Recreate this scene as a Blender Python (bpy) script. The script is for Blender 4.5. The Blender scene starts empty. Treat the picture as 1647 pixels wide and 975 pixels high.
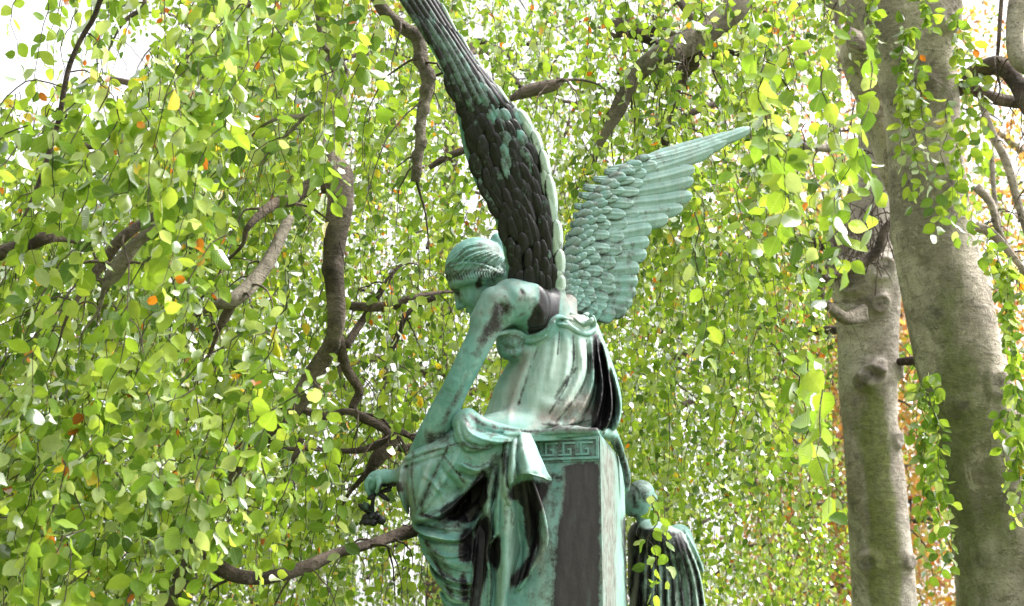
import bpy, math, random
import numpy as np
from mathutils import Vector, Matrix

rng = np.random.default_rng(7)
random.seed(7)
SC = bpy.context.scene
COL = SC.collection

# ------------------------------------------------------------------ camera
F = 2262.0                      # focal length in photo pixels (photo 1647 x 975)
CX, CY = 823.5, 487.5
PITCH = math.radians(16.0)
CAM = np.array([0.0, 0.0, 1.6])
RIGHT = np.array([1.0, 0, 0])
FWD = np.array([0, math.cos(PITCH), math.sin(PITCH)])
UP = np.array([0, -math.sin(PITCH), math.cos(PITCH)])
D0 = 5.0
S = D0 / F                      # metres per pixel at the statue

cam = bpy.data.cameras.new('camera')
cam.sensor_width = 36.0
cam.lens = 36.0 * F / 1647.0
cam.clip_start = 0.05
cam.clip_end = 2000
cam.dof.use_dof = True
cam.dof.focus_distance = 5.0
cam.dof.aperture_fstop = 5.6
camo = bpy.data.objects.new('camera', cam)
COL.objects.link(camo)
camo.location = CAM.tolist()
camo.rotation_euler = (math.pi / 2 + PITCH, 0, 0)
SC.camera = camo

# ------------------------------------------------------------------ light
SUN_EL, SUN_AZ = math.radians(52), math.radians(84)      # azimuth: clockwise from +Y (view direction)
world = bpy.data.worlds.new('World')
SC.world = world
world.use_nodes = True
nt = world.node_tree
bg = nt.nodes['Background']
sky = nt.nodes.new('ShaderNodeTexSky')
sky.sky_type = 'NISHITA'
sky.sun_disc = False
sky.sun_elevation = SUN_EL
sky.sun_rotation = SUN_AZ
sky.dust_density = 4.0
sky.air_density = 1.0
hsv = nt.nodes.new('ShaderNodeHueSaturation')
hsv.inputs['Saturation'].default_value = 0.10
hsv.inputs['Value'].default_value = 1.0
nt.links.new(sky.outputs[0], hsv.inputs['Color'])
nt.links.new(hsv.outputs[0], bg.inputs['Color'])
bg.inputs['Strength'].default_value = 0.15
sun = bpy.data.lights.new('sun', 'SUN')
sun.energy = 1.5
sun.angle = math.radians(10)
sun.color = (1.0, 0.96, 0.9)
suno = bpy.data.objects.new('sun', sun)
COL.objects.link(suno)
sd = Vector((math.sin(SUN_AZ) * math.cos(SUN_EL), math.cos(SUN_AZ) * math.cos(SUN_EL), math.sin(SUN_EL)))
suno.rotation_euler = sd.to_track_quat('Z', 'Y').to_euler()
suno.location = (sd * 30).to_tuple()
SC.view_settings.view_transform = 'Standard'
SC.view_settings.look = 'None'
SC.view_settings.gamma = 1.0
SC.view_settings.exposure = 1.85
SC.cycles.use_denoising = True
SC.cycles.max_bounces = 8
SC.cycles.transmission_bounces = 6
SC.cycles.diffuse_bounces = 5
SC.cycles.sample_clamp_indirect = 8

# ------------------------------------------------------------------ coordinates
def at(px, py, d):
    """world point seen at photo pixel px,py at depth d metres"""
    return CAM + d * FWD + (d * (px - CX) / F) * RIGHT + (d * (CY - py) / F) * UP

def loc3(px, py, z):
    """statue-local point (pixel units at 5 m, z away from camera)"""
    k = 1 + z / F
    return np.array([CX + (px - CX) * k, CY + (py - CY) * k, z], dtype=float)

def l2w(P):
    P = np.asarray(P, dtype=float)
    return (CAM + (D0 + P[..., 2:3] * S) * FWD + S * (P[..., 0:1] - CX) * RIGHT + S * (CY - P[..., 1:2]) * UP)

def to_px(W):
    r = W - CAM
    d = r @ FWD
    return CX + (r @ RIGHT) / d * F, CY - (r @ UP) / d * F, d

def catmull(P, n):
    P = np.asarray(P, dtype=float)
    if len(P) < 3:
        t = np.linspace(0, 1, n)[:, None]
        return P[0] * (1 - t) + P[-1] * t
    Q = np.vstack([2 * P[0] - P[1], P, 2 * P[-1] - P[-2]])
    m = len(P) - 1
    u = np.linspace(0, m - 1e-6, n)
    i = u.astype(int)
    t = (u - i)[:, None]
    a, b, c, d = Q[i], Q[i + 1], Q[i + 2], Q[i + 3]
    return 0.5 * (2 * b + (c - a) * t + (2 * a - 5 * b + 4 * c - d) * t ** 2 + (3 * b - a - 3 * c + d) * t ** 3)

# ------------------------------------------------------------------ objects
def thing(name, label, cat, loc, group=None):
    o = bpy.data.objects.new(name, None)
    COL.objects.link(o)
    o.location = tuple(loc)
    o['label'] = label
    o['category'] = cat
    if group:
        o['group'] = group
    return o

def root_loc(p):
    x = np.zeros(3)
    while p is not None:
        x += np.array(p.location)
        p = p.parent
    return x

def mesh_from(name, V, faces, mat, parent=None, smooth=True, attrs=None, kind=None, uv=None):
    """V Nx3 world, faces: list of (k-gon arrays Mxk)"""
    V = np.asarray(V, dtype=np.float64) - root_loc(parent)
    if isinstance(faces, np.ndarray):
        faces = [faces]
    me = bpy.data.meshes.new(name)
    loops = np.concatenate([f.ravel() for f in faces]).astype(np.int32)
    sizes = np.concatenate([np.full(len(f), f.shape[1], dtype=np.int32) for f in faces])
    starts = np.concatenate([[0], np.cumsum(sizes)[:-1]]).astype(np.int32)
    me.vertices.add(len(V))
    me.vertices.foreach_set('co', V.astype(np.float32).ravel())
    me.loops.add(len(loops))
    me.loops.foreach_set('vertex_index', loops)
    me.polygons.add(len(sizes))
    me.polygons.foreach_set('loop_start', starts)
    me.polygons.foreach_set('loop_total', sizes)
    me.polygons.foreach_set('use_smooth', np.full(len(sizes), smooth, dtype=bool))
    if attrs:
        for an, A in attrs.items():
            A = np.asarray(A, dtype=np.float32)
            if A.shape[1] == 3:
                A = np.hstack([A, np.ones((len(A), 1), np.float32)])
            at_ = me.attributes.new(an, 'FLOAT_COLOR', 'POINT')
            at_.data.foreach_set('color', A.ravel())
    if uv is not None:
        ul = me.uv_layers.new(name='UVMap')
        ul.data.foreach_set('uv', np.asarray(uv, dtype=np.float32)[loops].ravel())
    me.update()
    me.validate()
    me.materials.append(mat)
    o = bpy.data.objects.new(name, me)
    COL.objects.link(o)
    if parent is not None:
        o.parent = parent
    if kind:
        o['kind'] = kind
    return o

# ------------------------------------------------------------------ materials
def newmat(name):
    m = bpy.data.materials.new(name)
    m.use_nodes = True
    n = m.node_tree
    for x in list(n.nodes):
        if x.type != 'OUTPUT_MATERIAL':
            n.nodes.remove(x)
    return m, n, n.nodes['Material Output']

class G:
    """tiny node builder"""
    def __init__(s, tree):
        s.t = tree
    def node(s, typ, **kw):
        n = s.t.nodes.new(typ)
        for k, v in kw.items():
            setattr(n, k, v)
        return n
    def link(s, a, b):
        s.t.links.new(a, b)
    def setin(s, sock, v):
        if hasattr(v, 'is_output'):
            s.link(v, sock)
        else:
            sock.default_value = v
    def noise(s, scale, detail=4, rough=0.6, vec=None, dist=0.0):
        n = s.node('ShaderNodeTexNoise')
        n.inputs['Scale'].default_value = scale
        n.inputs['Detail'].default_value = detail
        n.inputs['Roughness'].default_value = rough
        n.inputs['Distortion'].default_value = dist
        if vec is not None:
            s.link(vec, n.inputs['Vector'])
        return n.outputs['Fac']
    def math(s, op, a, b=0.0, c=0.0, clamp=False):
        n = s.node('ShaderNodeMath', operation=op, use_clamp=clamp)
        s.setin(n.inputs[0], a)
        s.setin(n.inputs[1], b)
        s.setin(n.inputs[2], c)
        return n.outputs[0]
    def ramp(s, v, lo, hi, a=0.0, b=1.0):
        n = s.node('ShaderNodeMapRange', interpolation_type='SMOOTHSTEP')
        s.setin(n.inputs['Value'], v)
        n.inputs['From Min'].default_value = lo
        n.inputs['From Max'].default_value = hi
        n.inputs['To Min'].default_value = a
        n.inputs['To Max'].default_value = b
        return n.outputs['Result']
    def mix(s, fac, a, b, mode='MIX'):
        n = s.node('ShaderNodeMix', data_type='RGBA', blend_type=mode)
        s.setin(n.inputs[0], fac)
        for sock, v in ((n.inputs[6], a), (n.inputs[7], b)):
            if hasattr(v, 'is_output'):
                s.link(v, sock)
            else:
                sock.default_value = (*v, 1)
        return n.outputs[2]
    def attr(s, name):
        n = s.node('ShaderNodeAttribute', attribute_name=name)
        return n
    def sep(s, col):
        n = s.node('ShaderNodeSeparateColor')
        s.link(col, n.inputs[0])
        return n.outputs
    def coords(s, scale=(1, 1, 1)):
        g = s.node('ShaderNodeNewGeometry')
        m = s.node('ShaderNodeMapping')
        m.inputs['Scale'].default_value = scale
        s.link(g.outputs['Position'], m.inputs['Vector'])
        return m.outputs[0]
    def bump(s, h, strength, dist):
        n = s.node('ShaderNodeBump')
        n.inputs['Strength'].default_value = strength
        n.inputs['Distance'].default_value = dist
        s.link(h, n.inputs['Height'])
        return n.outputs[0]
    def principled(s, out):
        b = s.node('ShaderNodeBsdfPrincipled')
        s.link(b.outputs[0], out.inputs['Surface'])
        return b

def bronze_material():
    m, t, out = newmat('weathered_bronze')
    g = G(t)
    b = g.principled(out)
    P = g.coords()
    Pv = g.coords((1, 1, 0.22))                       # vertical run-off streaks
    n1 = g.noise(5, 5, 0.6, P)
    n2 = g.noise(26, 6, 0.65, P)
    n3 = g.noise(120, 4, 0.6, P)
    st = g.noise(38, 5, 0.6, Pv, 0.4)
    A = g.attr('patina_shading')
    r, gr, bl = g.sep(A.outputs['Color'])[:3]
    base = g.mix(g.ramp(n1, 0.35, 0.68), (0.092, 0.24, 0.21), (0.165, 0.345, 0.315))
    base = g.mix(g.ramp(st, 0.45, 0.75, 0, 0.55), base, (0.29, 0.46, 0.41))
    base = g.mix(g.ramp(n2, 0.47, 0.72, 0, 0.75), base, (0.095, 0.19, 0.155))
    base = g.mix(g.ramp(g.noise(14, 6, 0.7, Pv, 0.8), 0.54, 0.72, 0, 0.55), base, (0.12, 0.14, 0.115))
    pale = g.math('MULTIPLY', gr, g.ramp(st, 0.25, 0.6, 0.55, 1.0))
    base = g.mix(pale, base, (0.49, 0.58, 0.52))
    brown = g.math('MULTIPLY', bl, g.ramp(g.math('ADD', g.math('MULTIPLY', n2, 0.6), g.math('MULTIPLY', st, 0.5)), 0.35, 0.7, 0.35, 1.0))
    base = g.mix(brown, base, (0.235, 0.185, 0.165))
    # dark crust with ragged edge
    e = g.math('ADD', r, g.math('MULTIPLY', g.math('SUBTRACT', n2, 0.5), 1.0))
    e = g.math('ADD', e, g.math('MULTIPLY', g.math('SUBTRACT', st, 0.5), 0.75))
    e = g.math('ADD', e, g.math('MULTIPLY', g.math('SUBTRACT', n3, 0.5), 0.5))
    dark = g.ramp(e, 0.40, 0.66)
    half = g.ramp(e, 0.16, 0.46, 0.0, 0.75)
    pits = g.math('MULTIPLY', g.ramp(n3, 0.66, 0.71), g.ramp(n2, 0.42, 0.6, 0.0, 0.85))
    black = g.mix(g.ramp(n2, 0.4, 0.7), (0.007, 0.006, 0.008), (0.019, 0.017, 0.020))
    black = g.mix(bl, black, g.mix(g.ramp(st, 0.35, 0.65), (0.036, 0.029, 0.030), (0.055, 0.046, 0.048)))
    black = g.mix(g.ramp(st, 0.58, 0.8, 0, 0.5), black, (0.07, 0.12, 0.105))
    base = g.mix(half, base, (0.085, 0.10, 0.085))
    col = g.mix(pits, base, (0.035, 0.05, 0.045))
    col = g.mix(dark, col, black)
    g.link(col, b.inputs['Base Color'])
    g.link(g.ramp(dark, 0, 1, 0.62, 0.42), b.inputs['Roughness'])
    h = g.math('ADD', g.math('MULTIPLY', n2, 0.5), g.math('MULTIPLY', n3, 0.25))
    h = g.math('SUBTRACT', h, g.math('MULTIPLY', dark, 0.12))
    g.link(g.bump(h, 0.5, 0.006), b.inputs['Normal'])
    b.inputs['Specular IOR Level'].default_value = 0.35
    return m

def bark_material(name, c1, c2, green, rough_scale=1.0):
    m, t, out = newmat(name)
    g = G(t)
    b = g.principled(out)
    P = g.coords()
    Ph = g.coords((1, 1, 2.6))                        # horizontal wrinkles of beech bark
    Pv = g.coords((1, 1, 0.25))
    n1 = g.noise(3.0, 5, 0.6, P)
    n2 = g.noise(22 * rough_scale, 6, 0.7, P)
    w = g.noise(9 * rough_scale, 5, 0.65, Ph, 0.6)
    v = g.noise(5, 5, 0.6, Pv, 0.3)
    A = g.attr('algae')
    r, gr, bl = g.sep(A.outputs['Color'])[:3]
    n3 = g.noise(70 * rough_scale, 5, 0.7, P)
    n4 = g.noise(7 * rough_scale, 6, 0.75, P, 0.8)
    col = g.mix(g.ramp(n1, 0.36, 0.62), c1, c2)
    col = g.mix(g.ramp(n4, 0.50, 0.60, 0, 0.55), col, tuple(x * 0.62 for x in c1))
    col = g.mix(g.ramp(n4, 0.44, 0.36, 0, 0.55), col, tuple(min(1, x * 1.22) for x in c2))
    col = g.mix(g.ramp(w, 0.58, 0.65, 0, 0.6), col, tuple(x * 0.45 for x in c1))
    col = g.mix(g.ramp(n3, 0.56, 0.64, 0, 0.75), col, tuple(x * 0.5 for x in c1))
    col = g.mix(g.ramp(n2, 0.60, 0.66, 0, 0.5), col, tuple(min(1, x * 1.3) for x in c2))
    ga = g.ramp(g.math('ADD', r, g.math('MULTIPLY', g.math('SUBTRACT', v, 0.5), 1.3)), 0.30, 0.62, 0, 0.8)
    col = g.mix(ga, col, g.mix(g.ramp(n2, 0.4, 0.6), green, tuple(x * 0.6 for x in green)))
    col = g.mix(g.math('MULTIPLY', gr, g.ramp(n2, 0.35, 0.6, 0.25, 0.85)), col, tuple(x * 0.3 for x in c1))
    g.link(col, b.inputs['Base Color'])
    b.inputs['Roughness'].default_value = 0.85
    b.inputs['Specular IOR Level'].default_value = 0.2
    h = g.math('ADD', g.math('MULTIPLY', w, 0.7), g.math('ADD', g.math('MULTIPLY', n2, 0.5), g.math('MULTIPLY', n3, 0.3)))
    g.link(g.bump(h, 1.0, 0.028), b.inputs['Normal'])
    return m

def leaf_material(name, trans=0.5, gloss=0.4, veins=True):
    m, t, out = newmat(name)
    g = G(t)
    A = g.attr('tint')
    col = A.outputs['Color']
    P = g.coords()
    n = g.noise(60, 3, 0.6, P)
    col = g.mix(g.ramp(n, 0.35, 0.75, 0.0, 0.35), col, g.mix(1.0, col, (0.55, 0.6, 0.5), 'MULTIPLY'))
    nrm = None
    if veins:
        uv = g.node('ShaderNodeUVMap')
        sx = g.node('ShaderNodeSeparateXYZ')
        g.link(uv.outputs[0], sx.inputs[0])
        a = g.math('ABSOLUTE', g.math('SUBTRACT', sx.outputs[0], 0.5))
        ph = g.math('SUBTRACT', g.math('MULTIPLY', sx.outputs[1], 62), g.math('MULTIPLY', a, 42))
        s = g.math('SINE', ph)
        mid = g.ramp(a, 0.0, 0.045, 1.0, 0.0)
        vein = g.math('MAXIMUM', g.ramp(s, 0.72, 1.0), mid)
        col = g.mix(g.math('MULTIPLY', vein, 0.30), col, g.mix(0.5, col, (0.55, 0.6, 0.25)))
        nrm = g.bump(s, 0.35, 0.0015)
    d = g.node('ShaderNodeBsdfDiffuse')
    tr = g.node('ShaderNodeBsdfTranslucent')
    gl = g.node('ShaderNodeBsdfGlossy')
    gl.inputs['Roughness'].default_value = 0.42
    tc = g.mix(1.0, col, (1.55, 1.48, 0.85), 'MULTIPLY')
    g.link(col, d.inputs['Color'])
    g.link(tc, tr.inputs['Color'])
    if nrm is not None:
        g.link(nrm, d.inputs['Normal'])
        g.link(nrm, gl.inputs['Normal'])
    m1 = g.node('ShaderNodeMixShader')
    m1.inputs[0].default_value = trans
    g.link(d.outputs[0], m1.inputs[1])
    g.link(tr.outputs[0], m1.inputs[2])
    fr = g.node('ShaderNodeFresnel')
    fr.inputs['IOR'].default_value = 1.4
    m2 = g.node('ShaderNodeMixShader')
    g.link(g.math('MULTIPLY', fr.outputs[0], gloss), m2.inputs[0])
    g.link(m1.outputs[0], m2.inputs[1])
    g.link(gl.outputs[0], m2.inputs[2])
    g.link(m2.outputs[0], out.inputs['Surface'])
    return m

def ground_material():
    m, t, out = newmat('lawn_with_leaf_litter')
    g = G(t)
    b = g.principled(out)
    P = g.coords()
    n1 = g.noise(0.6, 5, 0.6, P)
    n2 = g.noise(9, 6, 0.7, P)
    col = g.mix(g.ramp(n1, 0.35, 0.65), (0.05, 0.09, 0.02), (0.10, 0.13, 0.035))
    col = g.mix(g.ramp(n2, 0.55, 0.7), col, (0.24, 0.13, 0.04))
    g.link(col, b.inputs['Base Color'])
    b.inputs['Roughness'].default_value = 0.95
    g.link(g.bump(n2, 0.6, 0.03), b.inputs['Normal'])
    return m

BRONZE = bronze_material()
BARK_A = bark_material('beech_bark', (0.265, 0.225, 0.185), (0.52, 0.45, 0.38), (0.15, 0.17, 0.055))
BARK_B = bark_material('pale_beech_bark', (0.28, 0.24, 0.20), (0.50, 0.45, 0.39), (0.19, 0.215, 0.06))
BARK_C = bark_material('dark_branch_bark', (0.06, 0.045, 0.037), (0.20, 0.155, 0.125), (0.08, 0.09, 0.035), 2.0)
BARK_D = bark_material('crooked_stem_bark', (0.10, 0.08, 0.065), (0.27, 0.22, 0.18), (0.10, 0.11, 0.045), 2.0)
BARK_P = bark_material('light_branch_bark', (0.15, 0.125, 0.095), (0.31, 0.27, 0.215), (0.12, 0.13, 0.06), 2.5)
LEAF = leaf_material('beech_leaf', 0.54, 0.36)
LEAF_FAR = leaf_material('far_beech_leaf', 0.55, 0.5, veins=False)
GROUND = ground_material()

# ------------------------------------------------------------------ 2D maps over the statue (patina, painted crease shade, folds)
MX0, MY0, MX1, MY1 = 540, -80, 1240, 1060
MW, MH = MX1 - MX0, MY1 - MY0

def seg_dist(pts, pad):
    """distance field to a polyline on its own sub-window; returns slices, dist, param t"""
    pts = np.asarray(pts, dtype=np.float32)
    x0 = int(max(MX0, pts[:, 0].min() - pad)); x1 = int(min(MX1, pts[:, 0].max() + pad + 1))
    y0 = int(max(MY0, pts[:, 1].min() - pad)); y1 = int(min(MY1, pts[:, 1].max() + pad + 1))
    if x1 <= x0 or y1 <= y0:
        return None
    X = np.arange(x0, x1, dtype=np.float32)[:, None]
    Y = np.arange(y0, y1, dtype=np.float32)[None, :]
    best = np.full((x1 - x0, y1 - y0), 1e9, np.float32)
    T = np.zeros_like(best)
    n = max(1, len(pts) - 1)
    for i in range(len(pts) - 1):
        a, b = pts[i], pts[i + 1]
        ba = b - a
        L = float(ba @ ba) + 1e-6
        t = np.clip(((X - a[0]) * ba[0] + (Y - a[1]) * ba[1]) / L, 0, 1)
        d = (X - a[0] - t * ba[0]) ** 2 + (Y - a[1] - t * ba[1]) ** 2
        m = d < best
        best = np.where(m, d, best)
        T = np.where(m, (i + t) / n, T)
    return (slice(x0 - MX0, x1 - MX0), slice(y0 - MY0, y1 - MY0)), np.sqrt(best), T

class Map2:
    def __init__(s):
        s.a = np.zeros((MW, MH), np.float32)
    def ridge(s, pts, w, amp, taper=True):
        p = catmull(pts, 4 * len(pts)) if len(pts) > 2 else np.asarray(pts, float)
        r = seg_dist(p, 3.2 * w)
        if r is None:
            return
        sl, d, T = r
        h = amp * np.exp(-(d / w) ** 2)
        if taper:
            h = h * np.clip(np.minimum(T, 1 - T) * 5 + 0.25, 0, 1)
        s.a[sl] += h
    def crease(s, pts, w, amp):
        """sharp fold: a raised lip with a narrow groove under it"""
        p = np.asarray(pts, float)
        s.ridge(p, w, amp)
        q = catmull(p, 12)
        tg = np.gradient(q, axis=0)
        nn = np.stack([-tg[:, 1], tg[:, 0]], 1)
        nn /= np.linalg.norm(nn, axis=1)[:, None] + 1e-6
        s.ridge((q + nn * w * 1.5)[::2], w * 0.8, -amp * 0.9)
    def stroke(s, pts, w, v=1.0, soft=0.5):
        p = catmull(pts, 4 * len(pts)) if len(pts) > 2 else np.asarray(pts, float)
        r = seg_dist(p, w * 1.5 + 2)
        if r is None:
            return
        sl, d, T = r
        h = np.clip((w * (1 + soft) - d) / (2 * w * soft + 1e-3), 0, 1)
        h = h * h * (3 - 2 * h) * v
        s.a[sl] = np.maximum(s.a[sl], h)
    def poly(s, pts, v=1.0, soft=5.0, erase=False):
        P = np.asarray(pts, dtype=np.float32)
        r = seg_dist(np.vstack([P, P[:1]]), soft + 2)
        sl, d, T = r
        X = np.arange(sl[0].start + MX0, sl[0].stop + MX0, dtype=np.float32)[:, None]
        Y = np.arange(sl[1].start + MY0, sl[1].stop + MY0, dtype=np.float32)[None, :]
        ins = np.zeros(d.shape, bool)
        n = len(P)
        for i in range(n):
            a, b = P[i], P[(i + 1) % n]
            if a[1] == b[1]:
                continue
            c = ((a[1] > Y) != (b[1] > Y)) & (X < (b[0] - a[0]) * (Y - a[1]) / (b[1] - a[1]) + a[0])
            ins ^= c
        sd_ = np.where(ins, d, -d)
        h = np.clip(sd_ / (2 * soft) + 0.5, 0, 1)
        h = h * h * (3 - 2 * h)
        if erase:
            s.a[sl] = s.a[sl] * (1 - h * v)
        else:
            s.a[sl] = np.maximum(s.a[sl], h * v)
    def get(s, px, py):
        i = np.clip(np.round(px - MX0).astype(int), 0, MW - 1)
        j = np.clip(np.round(py - MY0).astype(int), 0, MH - 1)
        return s.a[i, j]

def patina_shading_of(Wv, maps):
    px, py, _ = to_px(Wv)
    return np.stack([m.get(px, py) for m in maps], 1)

# ------------------------------------------------------------------ implicit sculpting volume
class Vol:
    def __init__(s, lo, hi, h):
        s.h = h
        s.lo = np.array(lo, float)
        n = np.ceil((np.array(hi) - s.lo) / h).astype(int) + 1
        s.n = n
        s.ax = [(s.lo[i] + h * np.arange(n[i])).astype(np.float32) for i in range(3)]
        s.F = np.full(n, 60.0, np.float32)
    def window(s, lo, hi):
        sl = []
        for i in range(3):
            a = int(np.clip(math.floor((lo[i] - s.lo[i]) / s.h), 0, s.n[i]))
            b = int(np.clip(math.ceil((hi[i] - s.lo[i]) / s.h) + 1, 0, s.n[i]))
            if b <= a:
                return None
            sl.append(slice(a, b))
        return tuple(sl)
    def grid(s, sl):
        return s.ax[0][sl[0]][:, None, None], s.ax[1][sl[1]][None, :, None], s.ax[2][sl[2]][None, None, :]
    def combine(s, sl, d, k, op):
        A = s.F[sl]
        if op == 'sub':
            d = -d
            if k > 0:
                h = np.clip(0.5 - 0.5 * (d - A) / k, 0, 1)
                s.F[sl] = A * h + d * (1 - h) + k * h * (1 - h)     # smooth max
            else:
                s.F[sl] = np.maximum(A, d)
            return
        if k > 0:
            h = np.clip(0.5 + 0.5 * (A - d) / k, 0, 1)
            s.F[sl] = A * (1 - h) + d * h - k * h * (1 - h)
        else:
            s.F[sl] = np.minimum(A, d)
    def tube(s, pts, k=8, zs=1.0, op='add', n=None):
        """pts (px,py,z,r) ; catmull-interpolated round-cone chain, zs stretches the section along z"""
        P = np.array([[*loc3(p[0], p[1], p[2]), p[3]] for p in pts])
        if len(P) > 2:
            P = catmull(P, n or 3 * len(P))
        m = P[:, 3].max() + k * 1.5 + 4
        lo = P[:, :3].min(0) - m * np.array([1, 1, max(1, zs)])
        hi = P[:, :3].max(0) + m * np.array([1, 1, max(1, zs)])
        sl = s.window(lo, hi)
        if sl is None:
            return
        X, Y, Z = s.grid(sl)
        d = np.full(np.broadcast_shapes(X.shape, Y.shape, Z.shape), 60.0, np.float32)
        iz = np.float32(1 / zs)
        for i in range(len(P) - 1):
            a, b = P[i].astype(np.float32), P[i + 1].astype(np.float32)
            mm = max(a[3], b[3]) + k * 1.5 + 4
            l2 = np.minimum(a[:3], b[:3]) - mm * np.array([1, 1, max(1, zs)])
            h2 = np.maximum(a[:3], b[:3]) + mm * np.array([1, 1, max(1, zs)])
            w = s.window(l2, h2)
            if w is None:
                continue
            x, y, z = s.grid(w)
            ba = b[:3] - a[:3]
            bz = ba[2] * iz
            L = ba[0] ** 2 + ba[1] ** 2 + bz ** 2 + 1e-5
            dx, dy, dz = x - a[0], y - a[1], (z - a[2]) * iz
            t = np.clip((dx * ba[0] + dy * ba[1] + dz * bz) / L, 0, 1)
            q = np.sqrt((dx - t * ba[0]) ** 2 + (dy - t * ba[1]) ** 2 + (dz - t * bz) ** 2) - (a[3] + (b[3] - a[3]) * t)
            sub = tuple(slice(w[j].start - sl[j].start, w[j].stop - sl[j].start) for j in range(3))
            d[sub] = np.minimum(d[sub], q)
        s.combine(sl, d, k, op)
    def ell(s, c, r, k=8, op='add', ax=None):
        """ellipsoid: c=(px,py,z), r three radii, ax optional 3x3 rows = axes"""
        c = loc3(*c).astype(np.float32)
        m = max(r) + k * 1.5 + 4
        sl = s.window(c - m, c + m)
        if sl is None:
            return
        X, Y, Z = s.grid(sl)
        dx, dy, dz = X - c[0], Y - c[1], Z - c[2]
        if ax is None:
            ax = np.eye(3)
        u = [(ax[i][0] * dx + ax[i][1] * dy + ax[i][2] * dz) for i in range(3)]
        k0 = np.sqrt(sum((u[i] / r[i]) ** 2 for i in range(3)))
        k1 = np.sqrt(sum((u[i] / r[i] ** 2) ** 2 for i in range(3))) + 1e-6
        s.combine(sl, (k0 * (k0 - 1) / k1).astype(np.float32), k, op)
    def surf(s, px, py):
        """first solid z along the view at photo pixel"""
        zz = np.arange(s.ax[2][0], s.ax[2][-1], s.h)
        k = 1 + zz / F
        i = np.clip(np.round((CX + (px - CX) * k - s.lo[0]) / s.h).astype(int), 0, s.n[0] - 1)
        j = np.clip(np.round((CY + (py - CY) * k - s.lo[1]) / s.h).astype(int), 0, s.n[1] - 1)
        m = s.F[i, j, np.minimum(np.arange(len(zz)), s.n[2] - 1)] < 0
        return float(zz[np.argmax(m)]) if m.any() else None
    def displace(s, M, zmax=None):
        ix = np.clip(np.round(s.ax[0] - MX0).astype(int), 0, MW - 1)
        iy = np.clip(np.round(s.ax[1] - MY0).astype(int), 0, MH - 1)
        s.F -= M.a[np.ix_(ix, iy)][:, :, None]
    def mesh(s, smooth_iter=1):
        Fv = s.F
        Fv[[0, -1]] = 30; Fv[:, [0, -1]] = 30; Fv[:, :, [0, -1]] = 30
        ins = Fv < 0
        cnt = np.zeros(tuple(np.array(Fv.shape) - 1), np.int8)
        for dx in (0, 1):
            for dy in (0, 1):
                for dz in (0, 1):
                    cnt += ins[dx:dx + cnt.shape[0], dy:dy + cnt.shape[1], dz:dz + cnt.shape[2]]
        ci = np.argwhere((cnt > 0) & (cnt < 8))
        vid = np.full(cnt.shape, -1, np.int32)
        vid[ci[:, 0], ci[:, 1], ci[:, 2]] = np.arange(len(ci))
        cor = np.array([(i, j, k) for i in (0, 1) for j in (0, 1) for k in (0, 1)])
        val = np.stack([Fv[ci[:, 0] + c[0], ci[:, 1] + c[1], ci[:, 2] + c[2]] for c in cor], 1)
        acc = np.zeros((len(ci), 3)); num = np.zeros(len(ci))
        for a in range(8):
            for b in range(a + 1, 8):
                if np.abs(cor[a] - cor[b]).sum() != 1:
                    continue
                va, vb = val[:, a], val[:, b]
                m = (va < 0) != (vb < 0)
                t = np.where(m, va / np.where(m, va - vb, 1), 0)
                acc += np.where(m[:, None], cor[a] + t[:, None] * (cor[b] - cor[a]), 0)
                num += m
        V = s.lo + s.h * (ci + acc / num[:, None])
        faces = []
        for axi in range(3):
            o1, o2 = [(1, 2), (2, 0), (0, 1)][axi]
            sa = [slice(None)] * 3; sb = [slice(None)] * 3
            sa[axi] = slice(0, -1); sb[axi] = slice(1, None)
            A, B = ins[tuple(sa)], ins[tuple(sb)]
            e = np.argwhere(A != B)
            e = e[(e[:, o1] > 0) & (e[:, o2] > 0) & (e[:, o1] < ins.shape[o1] - 1) & (e[:, o2] < ins.shape[o2] - 1)]
            flip = A[e[:, 0], e[:, 1], e[:, 2]]
            q = []
            for (p1, p2) in ((1, 1), (0, 1), (0, 0), (1, 0)):
                c = e.copy(); c[:, o1] -= p1; c[:, o2] -= p2
                q.append(vid[c[:, 0], c[:, 1], c[:, 2]])
            q = np.stack(q, 1)
            q[~flip] = q[~flip][:, ::-1]
            faces.append(q)
        Q = np.vstack(faces)
        # local frame is left-handed in world terms (y down): reverse
        for _ in range(smooth_iter):
            sm = np.zeros_like(V); c = np.zeros(len(V))
            for i in range(4):
                np.add.at(sm, Q[:, i], V[Q[:, (i + 1) % 4]] + V[Q[:, (i - 1) % 4]])
                np.add.at(c, Q[:, i], 2)
            V = 0.5 * V + 0.5 * sm / np.maximum(c, 1)[:, None]
        return V, Q

# ------------------------------------------------------------------ patina drawn on the statue, with shade and highlights painted into folds
DK, PL, BR = Map2(), Map2(), Map2()
MAPS = (DK, PL, BR)
exec_paint = []
# weathering: the sheltered legs are mottled darker than the rain-washed back
DK.poly([(640, 720), (745, 690), (800, 720), (790, 860), (770, 1000), (735, 1000), (690, 890), (650, 800)], 0.17, 14)
DK.poly([(760, 500), (800, 520), (770, 600), (730, 690), (690, 720), (670, 700), (720, 620)], 0.10, 10)
DK.poly([(800, 455), (860, 450), (866, 500), (840, 530), (800, 500)], 0.12, 8)
DK.poly([(870, 745), (905, 745), (895, 1000), (830, 1000)], 0.10, 6)
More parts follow.
